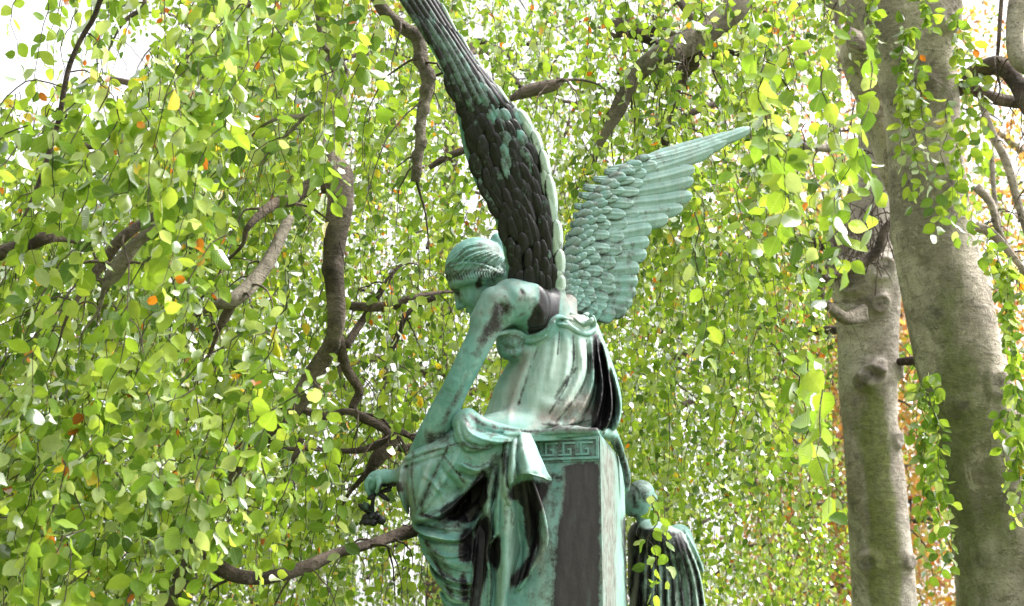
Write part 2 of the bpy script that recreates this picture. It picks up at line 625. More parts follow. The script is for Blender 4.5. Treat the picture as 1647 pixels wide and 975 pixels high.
# back and shoulders
DK.poly([(862, 440), (900, 440), (900, 500), (893, 520), (872, 536), (850, 540), (848, 518), (856, 500), (866, 490), (868, 470)], 1.0, 4)
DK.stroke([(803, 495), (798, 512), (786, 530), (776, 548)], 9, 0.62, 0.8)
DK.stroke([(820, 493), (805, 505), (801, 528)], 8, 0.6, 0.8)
DK.poly([(801, 528), (830, 536), (850, 546), (838, 575), (815, 582), (800, 556)], 0.36, 6)
PL.stroke([(806, 537), (836, 536)], 4, 0.5)
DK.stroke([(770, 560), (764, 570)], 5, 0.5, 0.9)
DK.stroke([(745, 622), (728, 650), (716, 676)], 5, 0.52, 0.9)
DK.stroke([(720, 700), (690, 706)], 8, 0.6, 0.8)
BR.stroke([(792, 490), (815, 468), (855, 470)], 24, 0.4, 0.7)
BR.stroke([(800, 520), (780, 545)], 16, 0.45, 0.8)
BR.stroke([(920, 470), (925, 500)], 16, 0.95, 0.6)
DK.stroke([(838, 466), (842, 472)], 2.5, 0.9)
DK.stroke([(774, 444), (768, 455), (766, 462), (774, 458)], 3.6, 0.85, 0.5)
DK.stroke([(792, 450), (796, 453)], 3, 0.8, 0.5)
DK.stroke([(726, 465), (732, 470), (739, 473)], 3.2, 0.85, 0.8)  # painted shade in the eye socket and lid crease
DK.stroke([(737, 500), (743, 501)], 3, 0.75, 0.9)  # painted shade under the nose
DK.stroke([(744, 504), (752, 502)], 1.8, 0.6, 0.9)  # painted shade along the lips
BR.stroke([(726, 465), (738, 476)], 6, 0.6)
PL.stroke([(780, 400), (800, 420), (795, 440)], 14, 0.45, 0.8)
BR.stroke([(713, 452), (740, 440), (775, 432), (800, 438)], 6, 0.55, 0.9)
DK.stroke([(713, 448), (722, 440), (745, 436)], 3, 0.42, 0.9)
# dress torso
PL.poly([(868, 550), (945, 540), (952, 560), (930, 640), (905, 670), (820, 680), (770, 675), (800, 630)], 0.55, 14)
PL.stroke([(935, 560), (925, 620), (910, 650)], 18, 0.85, 0.8)
PL.stroke([(905, 560), (885, 640)], 14, 0.8, 0.8)
PL.stroke([(925, 520), (950, 515)], 16, 0.9, 0.7)
BR.stroke([(848, 570), (830, 610), (822, 660)], 8, 0.8, 0.8)
BR.poly([(870, 660), (920, 640), (950, 625), (958, 660), (950, 692), (890, 692), (850, 690)], 0.95, 12)
DK.stroke([(880, 680), (915, 690), (950, 690)], 4, 0.55, 0.9)
DK.stroke([(893, 650), (905, 640)], 3, 0.6, 0.9)
DK.stroke([(893, 640), (910, 615), (928, 592)], 2.6, 0.75, 0.6)
DK.stroke([(905, 665), (940, 620), (950, 570)], 2.5, 0.55, 0.8)
# back drape
DK.poly([(955, 528), (968, 550), (978, 590), (990, 630), (990, 665), (978, 690), (948, 694), (952, 670), (958, 620), (952, 575)], 0.92, 5)
PL.stroke([(962, 535), (980, 585), (993, 640), (995, 675), (978, 700)], 4.5, 0.35, 0.7)
PL.stroke([(952, 560), (948, 610), (930, 650), (905, 678)], 2.6, 0.8, 0.6)
PL.stroke([(968, 620), (972, 650), (960, 685)], 1.8, 0.7, 0.6)
DK.stroke([(990, 708), (998, 728), (1006, 755), (1010, 780)], 6, 0.62, 0.8)
# mantle
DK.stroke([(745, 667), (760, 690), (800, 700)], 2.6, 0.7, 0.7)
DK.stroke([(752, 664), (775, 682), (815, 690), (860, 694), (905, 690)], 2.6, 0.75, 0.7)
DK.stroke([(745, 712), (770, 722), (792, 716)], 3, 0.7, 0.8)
PL.stroke([(742, 672), (744, 700)], 10, 0.25, 0.8)
# thigh / knee / shin
BR.stroke([(650, 740), (648, 775), (662, 822)], 12, 0.7, 0.8)
BR.stroke([(700, 710), (670, 800)], 18, 0.35, 0.8)
PL.stroke([(690, 812), (720, 803), (755, 775), (785, 738)], 7, 0.32, 0.8)
DK.poly([(708, 818), (748, 792), (782, 748), (786, 800), (764, 838), (742, 842), (708, 832)], 0.95, 5)
DK.stroke([(676, 828), (700, 833), (712, 838)], 2.8, 0.9, 0.6)
DK.stroke([(672, 838), (700, 848), (740, 846)], 1.8, 0.8, 0.6)
PL.stroke([(680, 842), (700, 846), (730, 850), (748, 848)], 4, 0.3, 0.8)
DK.poly([(743, 850), (760, 848), (766, 905), (738, 902), (738, 870)], 0.9, 6)
DK.poly([(764, 845), (792, 820), (786, 900), (770, 980), (752, 985), (760, 930)], 0.95, 5)
DK.stroke([(686, 870), (702, 905), (728, 960)], 3.5, 0.75, 0.7)
DK.stroke([(700, 885), (720, 912)], 4, 0.6, 0.9)
DK.stroke([(745, 930), (748, 965)], 7, 0.7, 0.7)
PL.stroke([(728, 963), (752, 968)], 3, 0.45, 0.8)
PL.stroke([(772, 930), (766, 980)], 8, 0.25, 0.7)
# hanging cascade
PL.poly([(815, 700), (850, 698), (884, 768), (846, 762), (815, 782), (808, 740)], 0.35, 5)
PL.stroke([(846, 704), (866, 764)], 9, 0.6, 0.7)
PL.stroke([(786, 760), (784, 830)], 5, 0.5, 0.8)
PL.stroke([(808, 740), (812, 790), (818, 840)], 6, 0.5, 0.8)
PL.stroke([(800, 880), (808, 980)], 6, 0.35, 0.8)
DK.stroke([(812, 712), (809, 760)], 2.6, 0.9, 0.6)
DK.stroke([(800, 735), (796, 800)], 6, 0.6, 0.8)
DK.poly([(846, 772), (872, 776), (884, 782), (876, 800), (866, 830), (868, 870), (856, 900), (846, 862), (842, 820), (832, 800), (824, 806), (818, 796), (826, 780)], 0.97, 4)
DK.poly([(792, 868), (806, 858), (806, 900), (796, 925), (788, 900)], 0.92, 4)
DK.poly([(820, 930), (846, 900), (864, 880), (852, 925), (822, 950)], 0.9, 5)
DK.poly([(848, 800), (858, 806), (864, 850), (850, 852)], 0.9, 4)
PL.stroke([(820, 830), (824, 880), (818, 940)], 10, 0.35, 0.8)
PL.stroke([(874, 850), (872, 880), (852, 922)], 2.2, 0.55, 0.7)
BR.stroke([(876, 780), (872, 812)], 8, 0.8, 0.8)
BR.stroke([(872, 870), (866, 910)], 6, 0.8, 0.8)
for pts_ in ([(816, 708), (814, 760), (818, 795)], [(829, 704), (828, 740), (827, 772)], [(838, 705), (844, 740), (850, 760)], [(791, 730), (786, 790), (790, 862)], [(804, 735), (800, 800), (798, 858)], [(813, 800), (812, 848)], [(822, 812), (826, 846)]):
    DK.stroke(pts_, 2.0, 0.55, 0.9)  # shade painted into the pleat grooves to deepen the folds
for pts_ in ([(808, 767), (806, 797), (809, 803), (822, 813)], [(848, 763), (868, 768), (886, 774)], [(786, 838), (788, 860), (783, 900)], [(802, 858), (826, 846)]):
    PL.stroke(pts_, 2.0, 0.7, 0.9)  # painted highlight along the hems
# pedestal
BR.poly([(908, 746), (963, 744), (963, 1000), (892, 1000), (900, 850)], 0.9, 5)
DK.poly([(905, 748), (955, 742), (963, 746), (963, 1000), (890, 1000), (896, 900), (898, 850), (908, 800), (912, 775)], 1.0, 3)
DK.stroke([(890, 765), (902, 772)], 5, 0.8, 0.6)
DK.stroke([(898, 784), (899, 786)], 4, 0.8)
PL.stroke([(885, 830), (878, 1000)], 12, 0.3, 0.8)
PL.stroke([(880, 800), (870, 980)], 8, 0.4, 0.8)
BR.poly([(968, 705), (990, 735), (992, 1000), (968, 1000)], 0.95, 2)
PL.poly([(966, 690), (1010, 740), (1010, 1000), (966, 1000)], 0.12, 2)
PL.stroke([(999, 750), (1002, 1000)], 5, 0.3, 0.7)
DK.poly([(966, 700), (992, 735), (992, 1000), (966, 1000)], 0.27, 4)
DK.stroke([(972, 720), (974, 1000)], 3, 0.28, 0.9)
DK.stroke([(988, 740), (989, 1000)], 2, 0.3, 0.9)
PL.stroke([(979, 715), (981, 860)], 2, 0.6, 0.9)
DK.stroke([(966, 700), (966, 1000)], 1.3, 0.4)
DK.stroke([(872, 712), (872, 722)], 3, 0.5)
DK.stroke([(905, 710), (904, 730)], 4, 0.7)
for x_, y_, v_ in ((872, 770, .4), (879, 790, .5), (884, 760, .45), (868, 830, .42), (888, 850, .5), (893, 790, .5)):
    DK.stroke([(x_, y_), (x_ - 1, y_ + 90), (x_ - 3, y_ + 190)], 2.2, v_, 0.9)
# mourner behind
PL.stroke([(1040, 840), (1080, 850), (1100, 880)], 18, 0.35, 0.8)
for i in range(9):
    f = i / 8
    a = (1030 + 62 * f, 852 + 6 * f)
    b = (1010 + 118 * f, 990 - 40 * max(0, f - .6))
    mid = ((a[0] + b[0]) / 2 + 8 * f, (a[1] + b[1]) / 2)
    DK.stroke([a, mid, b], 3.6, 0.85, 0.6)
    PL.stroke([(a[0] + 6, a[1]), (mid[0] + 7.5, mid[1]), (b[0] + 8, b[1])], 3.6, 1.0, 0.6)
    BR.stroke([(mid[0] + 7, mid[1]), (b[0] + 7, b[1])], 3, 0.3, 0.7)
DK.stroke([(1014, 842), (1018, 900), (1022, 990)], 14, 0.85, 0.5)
DK.stroke([(1018, 800), (1024, 815)], 3.5, 0.7)
DK.stroke([(1036, 795), (1042, 806)], 2.5, 0.6)
DK.poly([(1008, 770), (1045, 770), (1050, 835), (1008, 835)], 0.2, 5)
for k_ in range(7):
    DK.stroke([(1012 + 5 * k_, 770 + abs(k_ - 3)), (1014 + 5 * k_, 786), (1010 + 6 * k_, 806)], 1.3, 0.62, 0.9)
    PL.stroke([(1014.5 + 5 * k_, 770 + abs(k_ - 3)), (1016.5 + 5 * k_, 786), (1013 + 6 * k_, 806)], 1.5, 0.8, 0.9)
# hand and flower
DK.poly([(612, 778), (642, 774), (648, 790), (622, 800), (606, 802)], 0.9, 3)

def blur(a, sg):
    k = np.exp(-0.5 * (np.arange(-int(3 * sg), int(3 * sg) + 1) / sg) ** 2); k /= k.sum()
    a = np.apply_along_axis(lambda m: np.convolve(m, k, 'same'), 0, a)
    return np.apply_along_axis(lambda m: np.convolve(m, k, 'same'), 1, a).astype(np.float32)
DK.a = blur(DK.a, 2.6); PL.a = blur(PL.a, 4); BR.a = blur(BR.a, 4)

def folds_body():
    H = Map2()
    H.ridge([(845, 470), (868, 500), (872, 530)], 8, 3)
    H.ridge([(856, 478), (862, 512)], 5, -3.0)
    H.ridge([(806, 485), (812, 505), (806, 525)], 5, -4)       # armpit crease
    H.ridge([(835, 465), (840, 475)], 3, -1.2)
    H.ridge([(725, 618), (714, 632)], 4, -1.6)                 # elbow crease
    H.ridge([(738, 600), (728, 622)], 8, 2)
    return H

# ------------------------------------------------------------------ ANGEL
BASE = l2w(loc3(880, 700, 0)); BASE[2] = 0.0
angel = thing('angel_statue', 'green patinated bronze angel with two raised wings, seated on the pedestal and leaning forward', 'statue', BASE)

VOLS = []
def zsurf(px, py, default=-50.0):
    z = [v.surf(px, py) for v in VOLS if v.ax[0][0] < px < v.ax[0][-1] and v.ax[1][0] < py < v.ax[1][-1]]
    z = [a for a in z if a is not None]
    return min(z) if z else default
def on(pts, off=0.0):
    """(px,py,r) -> (px,py,z,r) lying on the figure"""
    z = np.array([zsurf(p[0], p[1]) for p in pts])
    if len(z) > 2:
        z = np.convolve(np.concatenate([[z[0]], z, [z[-1]]]), [.25, .5, .25], 'valid')
    return [(p[0], p[1], zz + off - p[2] * 0.25, p[2]) for p, zz in zip(pts, z)]

def build_body():
    v = Vol((575, 395, -130), (930, 845, 110), 1.4)
    Fv = np.array([-0.84, 0.52, 0.04]); Fv /= np.linalg.norm(Fv)
    Uv = np.array([-0.53, -0.85, 0.0]); Uv -= Fv * (Uv @ Fv); Uv /= np.linalg.norm(Uv)
    Rv = np.cross(Fv, Uv)
    if Rv[2] > 0:
        Rv = -Rv                                    # Rv points to the camera side of the head
    AX = [Fv, Uv, Rv]
    C = np.array([767.0, 440.0, 0.0])
    hp = lambda f, u, r: tuple(C + f * Fv + u * Uv + r * Rv)
    # torso
    v.tube([(832, 468, 0, 24), (848, 494, 0, 43), (866, 525, 0, 50), (876, 556, 0, 42)], 0, 1.15)
    v.tube([(824, 484, -60, 30), (850, 490, -40, 34), (880, 500, -12, 32)], 18)
    v.tube([(838, 474, 62, 30), (850, 488, 30, 34)], 18)
    v.tube([(842, 470, -20, 24), (812, 450, -6, 23), (788, 446, -2, 23)], 12)         # neck
    v.ell((858, 492, -66), (24, 34, 14), 14)                                           # shoulder blade
    v.tube([(884, 520, -10, 26), (890, 470, -12, 18), (884, 430, -20, 12)], 16)        # wing root, near
    v.tube([(905, 515, 20, 26), (912, 496, 30, 20), (914, 484, 36, 13)], 16)           # wing root, far
    # head
    v.ell(hp(0, 6, 0), (46, 46, 38), 4, ax=AX)
    v.ell(hp(16, -30, 0), (27, 44, 31), 12, ax=AX)
    v.ell(hp(26, -62, 0), (15, 14, 17), 14, ax=AX)                                     # chin
    v.tube([(*hp(4, -44, 24), 11), (*hp(18, -60, 14), 9)], 10)                         # jaw
    v.tube([(*hp(4, -44, -24), 11), (*hp(18, -60, -14), 9)], 10)
    v.tube([(*hp(40, 0, 14), 6), (*hp(42, 2, 0), 6.5), (*hp(40, 0, -14), 6)], 8)       # brow
    v.ell(hp(43, -12, 15), (11, 8.5, 11), 4, op='sub', ax=AX)
    v.ell(hp(43, -12, -15), (11, 8.5, 11), 6, op='sub', ax=AX)
    v.ell(hp(32, -12, 14), (7.5, 6.0, 8.5), 1, ax=AX)                                # lids
    v.ell(hp(32, -12, -14), (7.5, 6.0, 8.5), 1, ax=AX)
    v.ell(hp(30, -26, 19), (11, 13, 11), 10, ax=AX)                                    # cheeks
    v.ell(hp(30, -26, -19), (11, 13, 11), 10, ax=AX)
    v.tube([(*hp(42, -4, 0), 4.4), (*hp(48, -20, 0), 5.0), (*hp(53, -31, 0), 5.4)], 5)     # nose
    v.tube([(*hp(46, -33, 5), 4.2), (*hp(46, -33, -5), 4.2)], 4)
    v.tube([(*hp(40, -45, 8), 3), (*hp(43.5, -44, 0), 4.2), (*hp(40, -45, -8), 3)], 3)     # lips
    v.tube([(*hp(39, -51.5, 7), 3), (*hp(42, -51, 0), 4.2), (*hp(39, -51.5, -7), 3)], 3)
    v.tube([(*hp(42.5, -48, 9), 1.2), (*hp(46, -47.6, 0), 1.5), (*hp(42.5, -48, -9), 1.2)], 1.5, op='sub')
    v.ell(hp(-4, -10, 36), (8, 12, 5), 4, ax=AX)                                       # ear
    v.ell(hp(-2, -10, 41), (4, 7, 4), 3, op='sub', ax=AX)
    # near arm
    v.tube([(822, 484, -66, 33), (802, 500, -76, 28), (784, 522, -86, 23), (767, 556, -94, 21.5), (746, 598, -100, 20.5), (732, 626, -102, 20), (718, 655, -100, 22), (698, 694, -94, 22.5), (678, 728, -80, 19), (660, 755, -62, 16), (640, 768, -52, 14), (618, 769, -48, 12.5)], 14, n=34)
    v.tube([(794, 484, -82, 22), (776, 514, -88, 19)], 10)                             # deltoid
    # hand, drooping over the knee
    v.tube([(618, 769, -48, 12.5), (604, 770, -48, 12), (597, 779, -48, 10.5)], 6, 1.3)
    for k_, m_, t_, zz in (((593, 771), (589, 782), (592, 793), -63), ((597, 774), (592, 787), (596, 800), -55), ((601, 775), (597, 789), (602, 801), -46), ((605, 775), (603, 788), (607, 797), -38)):
        v.tube([(*k_, zz, 4.8), ((k_[0] + m_[0]) / 2 - 1.5, (k_[1] + m_[1]) / 2, zz, 4.0), (*m_, zz - 1, 3.8), ((m_[0] + t_[0]) / 2 - .5, (m_[1] + t_[1]) / 2, zz, 3.4), (*t_, zz + 2, 2.6)], 0.8)
    v.tube([(609, 772, -62, 5.6), (610, 783, -70, 4.4), (606, 791, -68, 3.4)], 1)      # thumb
    v.displace(folds_body())
    VOLS.append(v)
    V, Q = v.mesh(1)
    W = l2w(V)
    pat = patina_shading_of(W, MAPS)
    mesh_from('body', W, Q, BRONZE, angel, attrs={'patina_shading': pat})
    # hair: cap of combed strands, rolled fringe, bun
    h = Vol((695, 365, -75), (850, 480, 75), 1.3)
    h.ell(hp(-4, 12, 0), (49, 45, 43), 0, ax=AX)
    cut = [(*hp(62, -16, -60), 32), (*hp(62, -16, 60), 32)]
    h.tube([(*hp(46, -30, 60), 36), (*hp(46, -30, -60), 36)], 3, op='sub')
    h.tube([(*hp(10, -38, 60), 26), (*hp(10, -38, -60), 26)], 3, op='sub')
    for sgn in (1, -1):                                                                 # wavy roll along the hairline
        h.tube([(*hp(40, 9, 6 * sgn), 6), (*hp(34, 4, 24 * sgn), 8), (*hp(22, 0, 36 * sgn), 8), (*hp(6, -4, 42 * sgn), 8), (*hp(-14, -10, 42 * sgn), 8), (*hp(-30, -14, 30 * sgn), 8)], 5)
    h.ell((800, 393, 14), (13, 19, 15), 5)                                              # bun
    h.tube([(812, 436, -10, 13), (800, 424, -20, 12), (806, 446, -10, 8)], 6)
    HH = Map2()
    r2 = np.random.default_rng(3)
    for i in range(26):                                                                 # strands from the crown to the hairline
        t = i / 25
        s0 = np.array([812 - 14 * t, 400 + 16 * (1 - t) - 8 * t])
        e0 = catmull([(806, 446), (790, 442), (768, 442), (745, 446), (726, 449), (713, 452), (711, 438), (716, 424)], 60)[int(t * 59)]
        m0 = (s0 + e0) / 2 + np.array([4 * math.sin(i * 2.1), -4 - 8 * t]) + (np.array([767, 440]) - (s0 + e0) / 2) * -0.12
        HH.ridge([s0, m0, (m0 + e0) / 2 + r2.normal(0, 1.2, 2), e0], 1.5, 1.7)
        DK.stroke([s0 + 2.2, m0 + 2.2, e0 + 2.2], 1.0, 0.34, 0.9)  # painted shade between the strands
    for i in range(22):                                                                 # short waves of the fringe
        x = 714 + 4.4 * i
        y = 446 - 6 * math.sin((x - 712) / 96 * math.pi) + 3
        HH.ridge([(x + 5, y - 12), (x - 1, y - 4), (x + 2, y + 5)], 1.5, 2.0)
        DK.stroke([(x + 7.2, y - 12), (x + 1.4, y - 4), (x + 4.2, y + 5)], 1.2, 0.5, 0.9)  # painted shade in the groove beside each wave
        HH.ridge([(x + 7.2, y - 12), (x + 1.4, y - 4), (x + 4.2, y + 5)], 1.2, -1.6)
    DK.stroke([(716, 428), (745, 420), (780, 424), (806, 436)], 1.2, 0.5, 0.9)  # painted shade in the groove across the hair
    HH.ridge([(716, 428), (745, 420), (780, 424), (806, 436)], 1.6, -2.2)
    HH.ridge([(718, 432), (745, 425), (778, 428), (804, 439)], 1.8, 1.8)
    h.displace(HH)
    V, Q = h.mesh(0)
    W = l2w(V)
    mesh_from('hair', W, Q, BRONZE, angel, attrs={'patina_shading': patina_shading_of(W, MAPS)})

def build_dress():
    v = Vol((625, 505, -175), (1030, 1030, 125), 1.7)
    # torso
    v.tube([(905, 535, 0, 48), (897, 570, 0, 60), (886, 620, 0, 78), (878, 665, 0, 92), (878, 690, 0, 90)], 0, 0.95)
    v.ell((822, 553, -42), (24, 27, 26), 8)
    v.tube([(845, 560, -20, 28), (870, 560, -10, 40)], 14)
    # back drape swinging behind
    v.tube([(948, 530, 20, 16), (956, 580, 20, 26), (962, 630, 16, 34), (958, 668, 10, 36)], 6, 2.0)
    # seat
    v.tube([(820, 690, 0, 46), (930, 688, 0, 26)], 12, 1.7)
    # near thigh, knee and shin
    v.tube([(860, 705, -60, 50), (800, 718, -85, 52), (740, 738, -95, 48), (690, 762, -98, 42), (682, 776, -98, 41)], 14, 0.95)
    v.tube([(684, 778, -98, 42), (704, 830, -92, 40), (724, 890, -86, 38), (748, 960, -80, 36), (768, 1030, -76, 36)], 8, 1.0)
    # far leg and the cloth stretched between
    v.tube([(840, 700, 50, 48), (760, 730, 50, 44), (700, 770, 45, 38), (752, 850, 40, 36), (810, 1030, 30, 36)], 14)
    v.tube([(800, 760, -40, 40), (800, 860, -40, 40), (806, 1030, -40, 42)], 20, 1.6)
    v.ell((757, 792, -30), (30, 30, 34), 10)
    v.tube([(735, 790, -55, 30), (775, 840, -50, 36), (790, 900, -50, 34)], 10)
    v.tube([(760, 860, -70, 26), (786, 960, -70, 26), (790, 1030, -70, 26)], 8)
    H = Map2()
    # torso folds, gathered under the belt
    for pts, w, a in (
        ([(858, 553), (842, 590), (826, 630), (818, 668)], 6, 4), ([(868, 550), (850, 600), (834, 650)], 5, -3),
        ([(880, 546), (868, 600), (852, 660)], 7, 3), ([(893, 535), (888, 570), (880, 610)], 4, 3.2), ([(900, 534), (897, 570)], 3, -3),
        ([(910, 535), (910, 575), (902, 620)], 5, 3), ([(922, 540), (922, 585), (908, 625), (884, 665)], 4, -4.5),
        ([(930, 545), (934, 590), (915, 630), (886, 672), (850, 690)], 7, 4.5),
        ([(944, 548), (944, 600), (922, 645), (890, 684)], 4, -5), ([(950, 548), (950, 610), (930, 655), (900, 684)], 4, 5),
        ([(956, 550), (957, 620), (940, 665), (915, 690)], 4, -6), ([(960, 550), (965, 620), (952, 670), (930, 694)], 3.4, 6),
        ([(964, 552), (972, 625), (962, 675)], 4.5, -9), ([(968, 552), (978, 610), (978, 660), (962, 695)], 3.2, 6),
        ([(974, 575), (985, 630), (984, 670), (970, 698)], 4, -6),
        ([(970, 560), (990, 620), (997, 660), (986, 695)], 5, 4),
        ([(860, 640), (900, 650), (940, 640)], 9, 2.5), ([(875, 672), (910, 676), (945, 664)], 4, 3.5), ([(870, 682), (910, 684), (950, 676)], 3, -3)):
        H.ridge(pts, w, a * (1.0 if max(p[0] for p in pts) < 925 else 1.5))
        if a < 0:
            DK.stroke(pts, max(1.6, w * 0.55), 0.50, 0.9)  # dark patina plus painted shade in the grooves, for fold contrast
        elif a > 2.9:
            PL.stroke(pts, w * 0.7, 0.35, 0.9)  # wear on raised folds plus painted highlight, for fold contrast
    # bodice
    H.ridge([(800, 539), (826, 535), (850, 547)], 3, 4)
    H.ridge([(806, 552), (825, 560), (845, 552)], 4, -3)
    H.ridge([(806, 566), (826, 568), (842, 560)], 4, 2.5)
    # thigh and knee
    for pts, w, a in (
        ([(676, 818), (715, 806), (746, 784), (770, 758), (788, 736)], 6, 8), ([(690, 826), (722, 818), (752, 795), (780, 760)], 9, -11),
        ([(655, 728), (690, 712), (735, 702)], 4, 2.5), ([(652, 742), (690, 728), (740, 712)], 3, -2), ([(715, 735), (735, 760), (745, 775)], 5, -2.5),
        ([(690, 745), (715, 772), (722, 790)], 4, 2), ([(700, 862), (726, 872), (760, 870)], 3, 2.5), ([(697, 892), (716, 925), (742, 940), (764, 940)], 3, 2.5), ([(708, 925), (728, 948), (756, 950)], 2.6, -3),
        ([(655, 735), (652, 765), (662, 815)], 4, 3), ([(664, 728), (662, 770), (669, 818)], 4, -3),
        ([(700, 722), (684, 765), (673, 815)], 6, 3), ([(722, 716), (700, 760), (677, 812)], 5, -3.5), ([(742, 716), (716, 762), (680, 812)], 6, 4),
        ([(745, 730), (770, 740), (792, 730)], 4, 4), ([(740, 742), (765, 752), (785, 744)], 4, -4),
        ([(674, 832), (700, 840), (740, 846), (758, 838), (776, 812)], 4, 7), ([(676, 840), (705, 850), (745, 855)], 3.4, -4),
        ([(676, 826), (700, 831), (725, 836)], 3, -5), ([(690, 836), (720, 841)], 3, 3),
        ([(684, 866), (712, 899), (736, 911), (768, 914)], 3.2, 4.5), ([(684, 874), (712, 907), (738, 919), (768, 921)], 3, -4),
        ([(692, 858), (722, 880), (760, 885)], 10, 3), ([(705, 915), (735, 935), (765, 935)], 8, -3),
        ([(726, 964), (745, 969), (760, 966)], 4, 5), ([(722, 958), (745, 960), (760, 957)], 3, -4),
        ([(770, 850), (764, 910), (758, 985)], 4, 5), ([(777, 850), (772, 910), (768, 985)], 3.5, -9), ([(786, 845), (781, 910), (776, 985)], 4, 6),
        ([(792, 850), (790, 930), (786, 985)], 3.5, -6)):
        H.ridge(pts, w * 0.85, a * 2.0)
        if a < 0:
            DK.stroke(pts, max(1.6, w * 0.55), 0.48, 0.9)  # grooves darkened: patina and painted crease shade together
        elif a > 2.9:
            PL.stroke(pts, w * 0.6, 0.22, 0.9)  # ridges paled: wear and painted highlight together
    v.displace(H)
    rem = np.minimum((v.ax[1] - 699)[None, :], (v.ax[0] - 848)[:, None])
    v.F = np.maximum(v.F, rem[:, :, None])
    VOLS.append(v)
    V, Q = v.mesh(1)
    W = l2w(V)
    mesh_from('dress', W, Q, BRONZE, angel, attrs={'patina_shading': patina_shading_of(W, MAPS)})

def build_mantle():
    v = Vol((715, 640, -190), (1030, 830, 110), 1.75)
    v.tube([(752, 668, -118, 11), (748, 690, -132, 14), (762, 708, -140, 13), (800, 708, -142, 9), (832, 697, -132, 7)], 0, 1.2)
    v.tube([(756, 664, -112, 7), (778, 682, -122, 9), (815, 692, -118, 8), (860, 696, -108, 6), (905, 692, -100, 6), (958, 693, -92, 5)], 3)
    v.tube([(738, 700, -126, 9), (752, 718, -138, 11), (780, 716, -140, 8), (815, 702, -130, 7)], 5)
    v.tube([(768, 676, -100, 6), (820, 684, -98, 7), (870, 688, -96, 6), (930, 690, -92, 5)], 4)
    v.tube([(745, 680, -112, 18), (790, 700, -122, 14)], 8)
    v.tube([(850, 700, -98, 6), (900, 699, -94, 5), (960, 697, -88, 5)], 3)
    # bundle that falls over the pedestal's far edge
    v.tube([(960, 694, -60, 8), (982, 699, -10, 9), (992, 712, 60, 8), (1000, 738, 96, 7.5), (1008, 764, 100, 7), (1009, 788, 100, 4)], 4)
    v.tube([(950, 690, -40, 10), (978, 694, 30, 11), (986, 699, 80, 9)], 5)
    H = Map2()
    for pts, w, a in (
        ([(744, 668), (752, 692), (775, 703), (812, 702)], 2.2, -3.5), ([(750, 664), (764, 684), (800, 696), (840, 695)], 2.2, 2.5),
        ([(740, 700), (756, 714), (785, 712), (812, 703)], 2.2, -3), ([(744, 690), (760, 702), (790, 706)], 2, 2),
        ([(770, 676), (815, 688), (870, 692), (920, 690)], 1.8, -2.5), ([(750, 722), (775, 725), (795, 716)], 2, 2),
        ([(992, 712), (1002, 745), (1008, 780)], 2.5, -4), ([(986, 706), (996, 735)], 2.5, 2)):
        H.ridge(pts, w, a)
    v.displace(H)
    V, Q = v.mesh(1)
    W = l2w(V)
    mesh_from('mantle', W, Q, BRONZE, angel, attrs={'patina_shading': patina_shading_of(W, MAPS)})
    # girdle with knot
    g = Vol((780, 480, -140), (990, 585, 75), 1.4)
    g.tube(on([(799, 538, 3), (815, 534, 4), (834, 535, 4.5), (850, 546, 5)]), 0)
    g.tube(on([(846, 549, 4.5), (860, 547, 5), (872, 541, 5), (880, 530, 5), (886, 518, 5), (895, 511, 5), (906, 512, 4.5), (914, 520, 5), (922, 529, 5.5), (934, 536, 5.5), (946, 537, 5), (956, 531, 4)]), 1.5)
    g.tube(on([(850, 541, 3), (866, 538, 4), (878, 531, 4), (890, 520, 4)], -2), 1.5)
    zk = zsurf(930, 520)
    g.tube(on([(914, 514, 5), (928, 519, 6), (942, 520, 6), (950, 514, 5)], 3), 4)
    g.tube(on([(918, 506, 4), (930, 510, 5), (944, 507, 5)], 3), 4)
    g.tube(on([(934, 535, 5), (950, 532, 5), (955, 520, 5), (952, 508, 4)], 4), 3)
    g.tube(on([(896, 520, 5), (908, 524, 5), (916, 528, 4)], 3), 3)
    GH = Map2()
    for pts, w, a in (([(912, 518), (930, 522), (952, 505)], 1.8, -2.4), ([(918, 506), (934, 520), (953, 516)], 1.8, 2.4), ([(920, 512), (936, 527), (954, 524)], 1.5, -2.4), ([(926, 500), (940, 510), (954, 506)], 1.5, -2), ([(856, 550), (880, 534), (897, 516), (915, 516), (932, 532)], 1.4, -2),
                      ([(930, 500), (944, 512)], 1.6, -2), ([(892, 520), (912, 522)], 1.5, 1.5)):
        GH.ridge(pts, w, a)
    g.displace(GH)
    V, Q = g.mesh(1)
    W = l2w(V)
    pat = patina_shading_of(W, MAPS)
    pat[:, 0] *= 0.5
    pat[:, 1] *= 0.6
    mesh_from('girdle', W, Q, BRONZE, angel, attrs={'patina_shading': pat})

